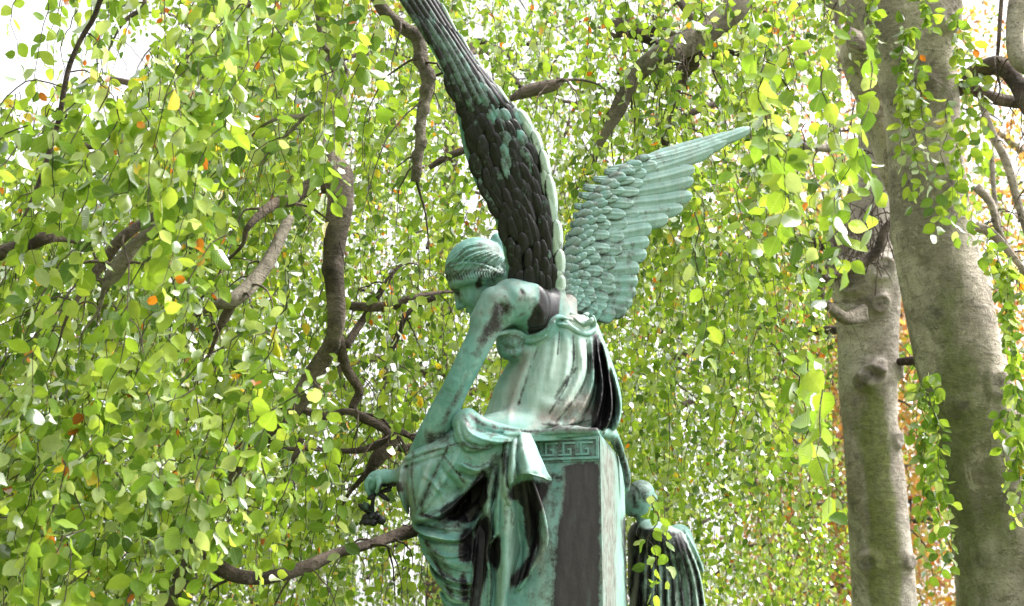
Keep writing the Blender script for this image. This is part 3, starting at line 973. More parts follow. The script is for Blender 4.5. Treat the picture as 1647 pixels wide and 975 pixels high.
def sheet(name, cols, nu, nv, th, parent):
    """lofted cloth sheet: cols = list of polylines (px,py,z) top to bottom; closed shell of thickness th"""
    C = np.array([catmull([loc3(*p) for p in c], nv) for c in cols])
    Gd = np.stack([catmull(C[:, j], nu) for j in range(nv)], 1)        # nu x nv x 3
    du = np.gradient(Gd, axis=0); dv = np.gradient(Gd, axis=1)
    N = np.cross(du, dv); N /= np.linalg.norm(N, axis=2, keepdims=True) + 1e-9
    if N[..., 2].mean() > 0:
        N = -N
    uu = np.linspace(0, 1, nu)[:, None]; vv = np.linspace(0, 1, nv)[None, :]
    wob = 0.9 * np.sin(uu * 19 + vv * 5) * np.sin(vv * 13 + uu * 7) + 0.7 * np.sin(uu * 41 - vv * 9)
    Gd = Gd + N * wob[..., None] * np.clip(vv * 3, 0, 1)[..., None]
    A = Gd + N * th / 2; B = Gd - N * th / 2
    V = np.vstack([A.reshape(-1, 3), B.reshape(-1, 3)])
    I = np.arange(nu * nv).reshape(nu, nv); J = I + nu * nv
    f = [np.stack([I[:-1, :-1], I[1:, :-1], I[1:, 1:], I[:-1, 1:]], -1).reshape(-1, 4),
         np.stack([J[:-1, :-1], J[:-1, 1:], J[1:, 1:], J[1:, :-1]], -1).reshape(-1, 4)]
    for a, b in ((I[0], J[0]), (J[-1], I[-1]), (J[:, 0], I[:, 0]), (I[:, -1], J[:, -1])):
        f.append(np.stack([a[:-1], a[1:], b[1:], b[:-1]], -1))
    W = l2w(V)
    pat = patina_shading_of(W, MAPS)
    return mesh_from(name, W, np.vstack(f), BRONZE, parent, attrs={'patina_shading': pat})

def build_cascade():
    sheet('hanging_fold', [
        [(814, 699, -122), (810, 722, -130), (807, 767, -130), (806, 797, -128), (809, 803, -124)],
        [(818, 698, -128), (814, 730, -146), (812, 775, -160), (822, 813, -158)],
        [(822, 697, -128), (820, 730, -138), (816, 770, -140), (818, 792, -136)],
        [(828, 697, -132), (826, 730, -160), (823, 762, -176), (823, 777, -176)],
        [(833, 697, -130), (833, 730, -146), (832, 757, -152), (832, 767, -150)],
        [(838, 696, -132), (842, 730, -162), (846, 752, -180), (848, 762, -182)],
        [(845, 697, -128), (857, 730, -150), (866, 755, -162), (869, 768, -164)],
        [(851, 697, -120), (867, 732, -130), (880, 762, -132), (886, 774, -128)]], 60, 40, 4, angel)
    sheet('hanging_fold', [
        [(806, 702, -112), (794, 742, -118), (774, 800, -114), (786, 838, -110), (790, 842, -106)],
        [(808, 702, -116), (798, 750, -130), (786, 810, -140), (788, 860, -136), (783, 884, -130)],
        [(809, 702, -116), (801, 760, -120), (792, 820, -112), (792, 866, -106), (783, 894, -104)],
        [(811, 702, -120), (806, 760, -138), (801, 815, -146), (800, 856, -142), (794, 866, -140)],
        [(814, 702, -120), (812, 760, -126), (811, 810, -124), (812, 846, -120), (810, 854, -118)],
        [(818, 702, -124), (820, 762, -138), (822, 812, -142), (824, 844, -140), (823, 850, -140)],
        [(821, 702, -122), (824, 765, -128), (827, 815, -126), (828, 840, -124), (828, 846, -124)]], 56, 44, 4, angel)
    sheet('hanging_fold', [
        [(786, 830, -130), (784, 880, -134), (783, 905, -138), (788, 930, -134), (784, 1010, -132)],
        [(797, 800, -134), (793, 870, -118), (794, 930, -112), (790, 1010, -112)],
        [(812, 770, -144), (814, 850, -152), (812, 920, -156), (804, 1000, -156)],
        [(826, 765, -142), (832, 840, -118), (834, 900, -112), (818, 975, -114)],
        [(838, 760, -146), (848, 825, -130), (850, 885, -130), (832, 950, -134)],
        [(846, 758, -146), (860, 820, -124), (866, 872, -116), (848, 930, -116)],
        [(852, 757, -148), (870, 810, -154), (880, 862, -162), (870, 895, -158), (834, 950, -148)]], 60, 50, 4, angel)

# ---- feathers
def feather(base, tip, n, w, camber, th=2.2, droop=0.0, nl=11, nw=7, rib=1.2, tipround=0.35, barb=0.0, bend=0.0):
    """one closed shell feather in local coordinates; returns V, quads"""
    base = np.asarray(base, float); tip = np.asarray(tip, float)
    ax = tip - base; L = np.linalg.norm(ax); ax /= L
    n = np.asarray(n, float); n = n - ax * (n @ ax); n /= np.linalg.norm(n)
    sd_ = np.cross(n, ax)
    k_ = nl // 2
    t = np.concatenate([np.linspace(0, 1 - tipround, nl - k_, endpoint=False), 1 - tipround + tipround * np.sin(np.linspace(0, math.pi / 2, k_))])
    tr = np.clip((t - (1 - tipround)) / tipround, 0, 1)
    half = w / 2 * np.clip(0.55 + 1.2 * t, 0, 1) * np.sqrt(np.clip(1 - tr ** 2.1, 0, 1))
    half = np.maximum(half, 0.02 * w)
    s = np.linspace(-1, 1, nw)
    T, Sg = np.meshgrid(t, s, indexing='ij')
    x = half[:, None] * Sg + bend * L * (T ** 2 - T)
    hgt = camber * (1 - Sg ** 2) + barb * np.cos(Sg * 3.1 * math.pi) * np.clip(4 * (1 - T), 0, 1) + rib * np.exp(-(Sg / 0.16) ** 2) - droop * T ** 2 * L
    fade = np.sqrt(half / half.max())[:, None]
    hgt = hgt * np.where(hgt > 0, fade, 1)
    Pt = base + T[..., None] * L * ax + x[..., None] * sd_ + hgt[..., None] * n
    Pb = Pt - (th + 0.4 * camber * (1 - Sg ** 2))[..., None] * n
    V = np.vstack([Pt.reshape(-1, 3), Pb.reshape(-1, 3)])
    I = np.arange(nl * nw).reshape(nl, nw); J = I + nl * nw
    f = [np.stack([I[:-1, :-1], I[1:, :-1], I[1:, 1:], I[:-1, 1:]], -1).reshape(-1, 4),
         np.stack([J[:-1, :-1], J[:-1, 1:], J[1:, 1:], J[1:, :-1]], -1).reshape(-1, 4)]
    for a, b in ((I[0], J[0]), (J[-1], I[-1]), (J[:, 0], I[:, 0]), (I[:, -1], J[:, -1])):
        f.append(np.stack([a[:-1], b[:-1], b[1:], a[1:]], -1)[:, ::-1])
    return V, np.vstack(f)

def add_feather(parent, base, tip, n, w, camber, pat, edge_dark=0.0, **kw):
    V, Q = feather(base, tip, n, w, camber, **kw)
    W = l2w(V)
    P = np.tile(np.asarray(pat, float), (len(W), 1))
    nw = kw.get('nw', 7); nl = kw.get('nl', 11)
    sg = np.abs(np.linspace(-1, 1, nw)); tt = np.linspace(0, 1, nl)
    edge = np.maximum(np.broadcast_to(sg[None] ** 5, (nl, nw)), (1 - tt[:, None]) ** 3 * 0.7)
    rach = np.exp(-(sg[None] / 0.12) ** 2) * np.ones((nl, 1))
    if edge_dark > 0:
        P[:, 0] += edge_dark * np.concatenate([edge.ravel(), edge.ravel()])  # shade of the gaps between feathers, painted along edges and base
        P[:, 1] += 0.25 * np.concatenate([rach.ravel(), rach.ravel()]) * edge_dark
    return mesh_from('feather', W, Q, BRONZE, parent, attrs={'patina_shading': P})

def slab(name, left, right, nv, nu, bulge, th, parent, patf):
    """wing web between two edge curves [(px,py,z)]"""
    Lc = catmull([loc3(*p) for p in left], nv); Rc = catmull([loc3(*p) for p in right], nv)
    u = np.linspace(0, 1, nu)
    Gd = Lc[None] * (1 - u)[:, None, None] + Rc[None] * u[:, None, None]
    N = np.cross(np.gradient(Gd, axis=0), np.gradient(Gd, axis=1)); N /= np.linalg.norm(N, axis=2, keepdims=True)
    if N[..., 2].mean() > 0:
        N = -N
    prof = (1 - (2 * u - 1) ** 2)[:, None, None]
    A = Gd + N * bulge * prof; B = Gd + N * (bulge * prof * 0.2 - th * (0.4 + 0.6 * prof))
    V = np.vstack([A.reshape(-1, 3), B.reshape(-1, 3)])
    I = np.arange(nu * nv).reshape(nu, nv); J = I + nu * nv
    f = [np.stack([I[:-1, :-1], I[1:, :-1], I[1:, 1:], I[:-1, 1:]], -1).reshape(-1, 4),
         np.stack([J[:-1, :-1], J[:-1, 1:], J[1:, 1:], J[1:, :-1]], -1).reshape(-1, 4)]
    for a, b in ((I[0], J[0]), (J[-1], I[-1]), (J[:, 0], I[:, 0]), (I[:, -1], J[:, -1])):
        f.append(np.stack([a[:-1], a[1:], b[1:], b[:-1]], -1))
    W = l2w(V)
    return mesh_from(name, W, np.vstack(f), BRONZE, parent, attrs={'patina_shading': patf(W)}), Gd, N

def build_far_wing():
    zf = lambda x, y: 34 + (x - 905) * 0.34 + (490 - y) * 0.16
    Pz = lambda x, y, o=0.0: np.array([x, y, zf(x, y) + o])
    LP = lambda x, y, o=0.0: loc3(x, y, zf(x, y) + o)
    n = np.array([0.34, -0.16, -1.0]); n /= np.linalg.norm(n)
    lead = [(903, 480), (906, 440), (914, 395), (932, 345), (962, 304), (1005, 268), (1056, 242), (1110, 226), (1160, 213), (1206, 205)]
    inner = [(925, 500), (935, 460), (945, 420), (960, 375), (985, 335), (1020, 300), (1060, 268), (1105, 243), (1155, 224), (1206, 207)]
    def pf(W):
        p = patina_shading_of(W, MAPS) * 0
        p[:, 2] = 0.45
        return p
    wing, _, _ = slab('wing', [(x, y, zf(x, y) + 3) for x, y in lead], [(x, y, zf(x, y) + 3) for x, y in inner], 50, 9, 5, 12, angel, pf)
    wing['label'] = 'turquoise far wing with broad rounded feathers in rows'
    r = np.random.default_rng(5)
    tips = [(1208, 207), (1168, 227), (1147, 240), (1117, 271), (1115, 290), (1113, 314), (1098, 334), (1075, 351), (1048, 366), (1044, 388), (1040, 408), (1028, 430), (1026, 452), (1023, 470), (1017, 487), (1008, 500), (990, 508), (968, 504)]
    bases = catmull([(1020, 262), (990, 290), (965, 325), (946, 365), (934, 410), (926, 450), (920, 474), (916, 488)], len(tips))
    for i, tp in enumerate(tips):
        b = bases[i]
        t = i / (len(tips) - 1)
        w = 21 + 14 * t ** 0.7
        sp = 0.02 + 0.24 * t ** 1.3
        pat = (sp + r.uniform(-.05, .05), 0.42 * (1 - 0.7 * t), 0.05)
        add_feather(wing, LP(b[0], b[1], 2 + 0.9 * i), LP(tp[0], tp[1], -2 - 0.55 * (len(tips) - i)), n, w, 4.2, pat, edge_dark=0.34, droop=-0.02, rib=1.0, tipround=0.16, nw=13, nl=16, barb=0.5, bend=0.12)
    # secondary coverts, three rows, then small scale rows along the leading edge
    rows = [(0.62, 14, 24, 1.5, 6), (0.38, 16, 20, 1.5, 8), (0.20, 17, 16, 1.6, 10)]
    tipc = catmull(tips[2:], 60); basec = catmull(bases, 60)
    for f, cnt, w, cam_, off in rows:
        for i in range(cnt):
            q = (i + 0.5 + r.uniform(-.12, .12)) / cnt
            k = int(q * 59)
            b = basec[k]; e = tipc[k]
            tp = b + (e - b) * (f + r.uniform(-.05, .05))
            bs = b + (e - b) * (f - 0.50)
            pat = (0.02 + 0.2 * q + r.uniform(-.06, .06), 0.40 * (1 - 0.6 * q), 0.06)
            add_feather(wing, LP(bs[0], bs[1], -off + 15), LP(tp[0], tp[1], -off - 1), n, w + 3 * q, cam_, pat, edge_dark=0.36, nl=12, nw=13, rib=0.8, tipround=0.30, barb=0.4, bend=0.1)
    leadc = catmull(lead[:7], 80)
    for row, (k0, cnt) in enumerate(((0.92, 17), (0.66, 18), (0.40, 19), (0.16, 19))):
        for i in range(cnt):
            q = 1 - (i + 0.5 + 0.5 * (row % 2) + r.uniform(-.1, .1)) / (cnt + 0.5)
            k = int(np.clip(q * 79, 0, 78))
            a = leadc[k]; tg = leadc[k + 1] - leadc[k]; tg = tg / np.linalg.norm(tg)
            kk = int(np.clip((1 - q) * 59, 0, 59))
            c = a + (basec[kk] + (tipc[kk] - basec[kk]) * 0.03 - a) * k0
            dirv = tg * 0.62 + np.array([0.78, 0.2]) * 0.6
            dirv /= np.linalg.norm(dirv)
            L = 21 + 5 * (row == 0) + r.uniform(-2, 3)
            pat = (0.08 + r.uniform(-.08, .1), 0.15, 0.5 if row > 1 else 0.2)
            p0 = c - dirv * L * 0.55; p1 = c + dirv * L * 0.45
            add_feather(wing, LP(p0[0], p0[1], 0 - 1.2 * (3 - row)), LP(p1[0], p1[1], -10 - 1.0 * (3 - row)), n, 13.5, 2.2, pat, edge_dark=0.4, nl=8, nw=7, rib=0.7, tipround=0.5)
    return wing

def build_near_wing():
    zc = lambda y: -34 - (500 - y) * 0.30
    left = [(818, 458), (812, 405), (797, 350), (768, 300), (747, 240), (738, 190), (729, 150), (702, 90), (672, 40), (645, 0), (618, -45), (600, -80)]
    right = [(892, 505), (896, 440), (893, 380), (880, 310), (868, 250), (848, 207), (828, 180), (796, 142), (764, 102), (738, 60), (708, 10), (672, -45), (640, -90)]
    L3 = [(x, y, zc(y) - 10) for x, y in left]; R3 = [(x, y, zc(y) + 22) for x, y in right]
    r = np.random.default_rng(9)
    def pf(W):
        px, py, d = to_px(W)
        p = np.zeros((len(W), 3))
        xe = np.interp(py, [q[1] for q in left[::-1]], [q[0] for q in left[::-1]])
        xr = np.interp(py, [q[1] for q in right[::-1]], [q[0] for q in right[::-1]])
        u = (px - xe) / np.maximum(xr - xe, 1)
        p[:, 0] = np.clip(np.minimum(u / 0.10, 1.0), 0, 1) * np.where(py > 200, 1.0, 0.62)
        p[:, 0] *= np.where(u > 0.97, 0, 1)
        p[:, 1] = np.where(u > 0.97, 0.9, 0)  # rim coloured pale to stand for light on the edge
        return p
    wing, Gd, N = slab('wing', L3, R3, 90, 17, 9, 14, angel, pf)
    wing['label'] = 'near wing seen edge on, black crusted scales and pale scalloped rim'
    nu, nv = Gd.shape[:2]
    def surf(u, v):
        a = np.clip(u, 0, 1) * (nu - 1); b = np.clip(v, 0, 1) * (nv - 1)
        i, j = min(int(a), nu - 2), min(int(b), nv - 2)
        fu, fv = a - i, b - j
        g = Gd[i, j] * (1 - fu) * (1 - fv) + Gd[i + 1, j] * fu * (1 - fv) + Gd[i, j + 1] * (1 - fu) * fv + Gd[i + 1, j + 1] * fu * fv
        nn = N[i, j]
        return g + nn * 9 * (1 - (2 * u - 1) ** 2), nn
    # scale coverts on the dark face, rows from the shoulder upward (tips point up the wing)
    nr = 21
    for rr in range(nr):
        v = 0.012 + rr * 0.0275
        m = 5
        for c in range(m):
            u = (c + 0.5 + 0.5 * (rr % 2)) / (m + 0.5) + r.uniform(-.05, .05)
            if u > 0.93:
                continue
            v0 = v + r.uniform(-.013, .013)
            a, na = surf(u, v0); b, nb = surf(u + r.uniform(-.05, .03), min(1, v0 + 0.052 + 0.05 * v0 + r.uniform(-.006, .012)))
            w = np.linalg.norm(surf(1, v0)[0] - surf(0, v0)[0]) / m * r.uniform(0.8, 1.35)
            greenish = (u > 0.45 and 0.27 < v0 < 0.56) and r.random() < 0.6
            pat = (0.2 + r.uniform(0, .3) if greenish else 0.66 + r.uniform(-.05, .3), 0, 0)
            add_feather(wing, a + na * 1, b + nb * 3.6, na + r.normal(0, .12, 3), w, 2.8, pat, edge_dark=0.3, nl=9, nw=9, rib=0.6, tipround=0.5, barb=0.3)
    # long primaries of the upper wing
    for c in range(7):
        u = (c + 0.4) / 7
        for (v0, v1, off) in ((0.50, 0.76, 3), (0.66, 1.0, 1.0)):
            mids = [surf(u, v0 + (v1 - v0) * q)[0] for q in (0, 1)]
            nn = surf(u, (v0 + v1) / 2)[1]
            vs = v0 + r.uniform(-.02, .02)
            K = 6
            P = [surf(u + (0.03 if off > 2 else 0), vs + (v1 - vs) * q / K)[0] + nn * off for q in range(K + 1)]
            w = np.linalg.norm(surf(1, v0)[0] - surf(0, v0)[0]) / 6.0
            Vs, Qs, o = [], [], 0
            ss = np.linspace(-1, 1, 5)
            rows_ = []
            for q in range(K + 1):
                tg = P[min(q + 1, K)] - P[max(q - 1, 0)]; tg = tg / np.linalg.norm(tg)
                sdv = np.cross(nn, tg)
                hw = w / 2 * (1 if q < K else 0.35) * (1 - 0.35 * q / K)
                rows_.append(np.array([P[q] + sdv * hw * s_ + nn * 3.6 * (1 - s_ ** 2) for s_ in ss]))
            A = np.array(rows_); B = A - nn * 3
            V = np.vstack([A.reshape(-1, 3), B.reshape(-1, 3)])
            I = np.arange((K + 1) * 5).reshape(K + 1, 5); J = I + (K + 1) * 5
            f = [np.stack([I[:-1, :-1], I[1:, :-1], I[1:, 1:], I[:-1, 1:]], -1).reshape(-1, 4), np.stack([J[:-1, :-1], J[:-1, 1:], J[1:, 1:], J[1:, :-1]], -1).reshape(-1, 4)]
            for a, b in ((I[0], J[0]), (J[-1], I[-1]), (J[:, 0], I[:, 0]), (I[:, -1], J[:, -1])):
                f.append(np.stack([a[:-1], a[1:], b[1:], b[:-1]], -1))
            W = l2w(V)
            mesh_from('feather', W, np.vstack(f), BRONZE, wing, attrs={'patina_shading': np.tile((0.56 + r.uniform(-.1, .2), 0, 0.1), (len(W), 1))})
    # scalloped rim, painted pale as a lit edge: feather tips stacked up the trailing edge
    rim = catmull([loc3(x + 3, y, zc(y) + 24) for x, y in [(893, 508), (896, 470), (896, 440), (892, 380), (881, 310), (868, 250), (849, 206), (828, 177)]], 200)
    nn = np.array([0.35, 0, -1.0]); nn /= np.linalg.norm(nn)
    cnt = 16
    for i in range(cnt):
        a = rim[int(i / cnt * 190)]; b = rim[min(199, int((i + 2.1 + 0.3 * (i % 3)) / cnt * 190))]
        off = np.array([2.6 * (-1) ** i, 0, -7.0 + 0.2 * i])
        add_feather(wing, a + off * 0.2, b + off, nn + np.array([0.25 * (-1) ** i, 0, 0]), 24 - 7 * i / cnt, 4, (0.0, 0.8, 0.0), edge_dark=0.6, nl=10, nw=9, rib=0.8, tipround=0.35, th=4, bend=0.08 * (-1) ** i)
    up = [(828, 180), (796, 142), (764, 102), (738, 60), (708, 10), (672, -45)]
    for k in range(5):
        a, b = up[k], up[k + 1]
        add_feather(wing, loc3(a[0] + 1, a[1] + 4, zc(a[1]) + 18), loc3(b[0] + 1, b[1] - 6, zc(b[1]) + 16), nn + np.array([0.6, 0, 0]), 10 - 0.8 * k, 3, (0.0, 0.95, 0.0), nl=8, nw=5, rib=0.3, tipround=0.25, th=4)  # lit upper edge, its brightness painted as pale colour

def build_flower():
    st = [(606, 790, -50), (600, 806, -52), (598, 822, -54)]
    root = None
    v = Vol((565, 770, -100), (650, 865, -10), 1.2)
    v.tube([(608, 784, -50, 3), (600, 804, -52, 3), (598, 826, -54, 4)], 0)
    v.tube([(628, 784, -50, 3), (612, 792, -50, 3)], 2)
    v.ell((598, 836, -54), (12, 10, 12), 4)
    V, Q = v.mesh(1)
    W = l2w(V)
    fl = mesh_from('flower', W, Q, BRONZE, angel, attrs={'patina_shading': np.tile((0.9, 0, 0), (len(W), 1))})
    fl['label'] = 'dark bronze rose hanging head down from the hand'
    r = np.random.default_rng(2)
    def petal(c, tip, n, w, cam_, d=0.9):
        V, Q = feather(loc3(*c), loc3(*tip), n, w, cam_, th=1.6, nl=8, nw=7, rib=0, tipround=0.7)
        W = l2w(V)
        mesh_from('petal', W, Q, BRONZE, fl, attrs={'patina_shading': np.tile((d, 0, 0), (len(W), 1))})
    for ring, (rad, ln, z0) in enumerate(((10, 13, 0), (14, 12, -4))):
        for i in range(7):
            a = i / 7 * 2 * math.pi + ring * 0.45
            dx, dz = math.cos(a), math.sin(a)
            c = (598 + dx * 5, 828 + ring * 3, -54 + dz * 5)
            tp = (598 + dx * (rad + 7) + r.normal(0, 1.5), 836 + ring * 8 + r.normal(0, 2.5), -54 + dz * (rad + 4))
            petal(c, tp, np.array([dx, 0.3, dz]), 17, 4.5)
    petal((596, 824, -56), (576, 811, -62), np.array([-.2, -.5, -1]), 11, 3, 0.7)
    petal((598, 822, -58), (584, 808, -66), np.array([.2, -.2, -1]), 10, 3, 0.6)
    petal((608, 792, -56), (627, 806, -60), np.array([.2, -.6, -1]), 9, 2, 0.9)
    petal((604, 796, -56), (590, 803, -60), np.array([.0, -.6, -1]), 9, 2, 0.9)
    petal((612, 790, -56), (630, 788, -60), np.array([.1, -.8, -.8]), 8, 2, 0.9)

build_body()
build_dress()
build_mantle()
build_cascade()
build_far_wing()
build_near_wing()
build_flower()

# ------------------------------------------------------------------ pedestal
def grid_faces(nu, nv, o=0):
    I = np.arange(nu * nv).reshape(nu, nv) + o
    return np.stack([I[:-1, :-1], I[1:, :-1], I[1:, 1:], I[:-1, 1:]], -1).reshape(-1, 4)

KC = l2w(loc3(965, 698, -92))                      # near top corner
YAW = math.radians(12)
FX = np.array([math.cos(YAW), -math.sin(YAW), 0])   # along the front, toward the near corner
FY = np.array([math.sin(YAW), math.cos(YAW), 0])    # along the side, away
ped = thing('pedestal', 'tall square bronze pedestal with a dark stain, below the seated angel', 'pedestal', (KC[0], KC[1], 0))
PW, PD = 0.45, 0.62

def box_grid(name, o, ex, ey, ez, step, mat, parent, patf):
    """subdivided box from corner o with edge vectors ex, ey, ez (butted faces share no vertices)"""
    V, Fq, k = [], [], 0
    for a, b, c in ((ex, ez, 0 * ey), (ey, ez, ex), (ex, ez, ey), (ey, ez, 0 * ex), (ex, ey, ez)):
        nu = max(2, int(np.linalg.norm(a) / step)); nv = max(2, int(np.linalg.norm(b) / step))
        u = np.linspace(0, 1, nu)[:, None, None]; w = np.linspace(0, 1, nv)[None, :, None]
        V.append((o + c + u * a + w * b).reshape(-1, 3)); Fq.append(grid_faces(nu, nv, k)); k += nu * nv
    V = np.vstack(V)
    return mesh_from(name, V, np.vstack(Fq), mat, parent, smooth=False, attrs={'patina_shading': patf(V)})

pf = lambda W: patina_shading_of(W, MAPS)
box_grid('shaft', np.array([KC[0], KC[1], 0.55]) - FX * PW, FX * PW, FY * PD, np.array([0, 0, KC[2] - 0.55]), 0.012, BRONZE, ped, pf)
box_grid('base', np.array([KC[0], KC[1], 0.0]) - FX * (PW + 0.08) + FX * 0 - FY * 0.08, FX * (PW + 0.16), FY * (PD + 0.16), np.array([0, 0, 0.55]), 0.05, BRONZE, ped, pf)

def bars(name, rects, depth, parent, patf, lift=0.0):
    """raised rectangles on the front face; rects (u0,u1,v0,v1): u metres left of the corner, v metres below the top"""
    V, Fq, k = [], [], 0
    for u0, u1, v0, v1 in rects:
        o = KC - FX * u1 - np.array([0, 0, v1]) - FY * (depth + lift)
        ex, ez, ey = FX * (u1 - u0), np.array([0, 0, v1 - v0]), FY * (depth + 0.002)
        c = np.array([o, o + ex, o + ex + ez, o + ez])
        V += [*c, *(c + ey)]
        q = np.array([[0, 1, 2, 3], [1, 5, 6, 2], [4, 0, 3, 7], [3, 2, 6, 7], [4, 5, 1, 0]]) + k
        Fq.append(q); k += 8
    V = np.array(V)
    return mesh_from(name, V, np.vstack(Fq), BRONZE, parent, smooth=False, attrs={'patina_shading': patf(V)})

def frp(W):
    p = np.zeros((len(W), 3)); p[:, 0] = 0.12; p[:, 1] = 0.05
    return p
def frd(W):
    p = np.zeros((len(W), 3)); p[:, 0] = 0.36; p[:, 2] = 0.1
    return p
U0, U1, V0, V1 = 0.004, 0.34, 0.010, 0.086
frz = bars('frieze', [(0.0, 0.36, 0.004, 0.094)], 0.004, ped, frd)
bars('frame', [(U0, U1, V0, V0 + 0.009), (U0, U1, V1 - 0.008, V1), (U0, U0 + 0.009, V0 + 0.009, V1 - 0.008), (0.215, 0.224, V0 + 0.009, V1 - 0.008)], 0.006, frz, frp, 0.0045)
keys = []
for k in range(6):
    b = 0.024 + 0.0605 * k
    if b + 0.05 > 0.34:
        break
    T = 0.0062
    y0, y1 = V0 + 0.016, V1 - 0.014
    keys += [(b, b + 0.044, y0, y0 + T), (b + 0.044 - T, b + 0.044, y0 + T, y1 - 0.0005), (b + 0.013, b + 0.044 - T, y1 - T, y1), (b + 0.013, b + 0.013 + T, y0 + 0.021, y1 - T), (b + 0.013 + T, b + 0.028, y0 + 0.021, y0 + 0.021 + T), (b + 0.044, b + 0.0605, y1 - T, y1)]
bars('meander', keys, 0.006, frz, frp, 0.0046)

# ------------------------------------------------------------------ mourner behind the pedestal
MB = l2w(loc3(1070, 950, 330)); MB[2] = 0.0
mour = thing('mourner_statue', 'smaller draped bronze figure with bowed head in pleated cloak behind the pedestal', 'statue', MB)
def build_mourner():
    z0 = 330
    v = Vol((1060, 800, 230), (1320, 1330, 450), 2.2)
    v.lo = v.lo * 1.0
    def q(px, py, z, r_):
        return (px, py, z, r_ * 1.0)
    v2 = Vol((985, 795, 210), (1185, 1150, 460), 2.2)
    v = v2
    v.tube([q(1040, 866, z0, 36), q(1062, 915, z0, 60), q(1072, 990, z0, 74), q(1076, 1090, z0, 78)], 0, 1.1)
    v.tube([q(1046, 858, z0 - 50, 26), q(1086, 882, z0 - 50, 30), q(1106, 925, z0 - 40, 24), q(1112, 990, z0 - 30, 24)], 14)
    v.tube([q(1092, 864, z0, 24), q(1112, 912, z0 - 10, 18)], 14)
    H = Map2()
    for i in range(11):
        f = i / 10
        a = (1026 + 68 * f, 845 + 6 * f); b = (1008 + 128 * f, 1010 - 40 * max(0, f - .6))
        mid = ((a[0] + b[0]) / 2 + 10 * f, (a[1] + b[1]) / 2)
        H.ridge([a, mid, b], 3.2, -5.5, False)
        H.ridge([(a[0] + 6, a[1]), (mid[0] + 6.5, mid[1]), (b[0] + 7, b[1])], 3.4, 5.5, False)
    k = 1 + z0 / F
    H2 = Map2()
    xs = np.clip(np.round((np.arange(MX0, MX1) - CX) / k + CX - MX0).astype(int), 0, MW - 1)
    ys = np.clip(np.round((np.arange(MY0, MY1) - CY) / k + CY - MY0).astype(int), 0, MH - 1)
    H2.a = H.a[np.ix_(xs, ys)]
    v.displace(H2)
    V, Q = v.mesh(1)
    W = l2w(V)
    mesh_from('cloak', W, Q, BRONZE, mour, attrs={'patina_shading': pf(W)})
    v = Vol((985, 770, 260), (1110, 930, 400), 1.6)
    v.ell((1027, 800, z0 - 10), (24, 27, 26), 0)
    v.ell((1016, 812, z0 - 10), (17, 22, 20), 8)
    v.tube([(1034, 815, z0 - 6, 16), (1042, 848, z0, 20)], 10)
    v.tube([(1002, 806, z0 - 10, 3), (998, 818, z0 - 10, 4)], 4)
    V, Q = v.mesh(1)
    W = l2w(V)
    mesh_from('head', W, Q, BRONZE, mour, attrs={'patina_shading': pf(W)})
    v = Vol((985, 765, 260), (1110, 850, 400), 1.5)
    v.ell((1031, 794, z0 - 10), (25, 25, 28), 0)
    v.tube([(1012, 796, z0 - 60, 18), (1012, 796, z0 + 40, 18)], 2, op='sub')
    v.ell((1050, 802, z0 - 10), (9, 9, 10), 4)
    H = Map2()
    for i in range(9):
        y = 776 + i * 4.6
        H.ridge([(1068, 800 + i), (1048, y - 2), (1024, y)], 1.6, 2.6)
        xx = CX + (np.array([1056, 1044, 1024]) - CX) / (1 + z0 / F); yy = CY + (np.array([799 + i, y - 1, y + 2.4]) - CY) / (1 + z0 / F)
        DK.stroke(np.stack([xx, yy], 1), 1.6, 0.62, 0.9)
        PL.stroke(np.stack([xx, yy - 2], 1), 1.0, 0.5, 0.9)
    v.displace(H)
    V, Q = v.mesh(1)
    W = l2w(V)
    mesh_from('hair', W, Q, BRONZE, mour, attrs={'patina_shading': pf(W)})
build_mourner()

# ------------------------------------------------------------------ ground
gm = bpy.data.meshes.new('ground')
gx = np.linspace(-160, 160, 41); gy = np.linspace(-120, 240, 46)
Xg, Yg = np.meshgrid(gx, gy, indexing='ij')
Zg = 0.15 * np.sin(Xg * 0.11) * np.sin(Yg * 0.07) * (np.hypot(Xg, Yg - 8) > 20)
go = mesh_from('ground', np.stack([Xg, Yg, Zg], -1).reshape(-1, 3), grid_faces(41, 46), GROUND, kind='structure')
go['label'] = 'grassy ground with fallen leaves'

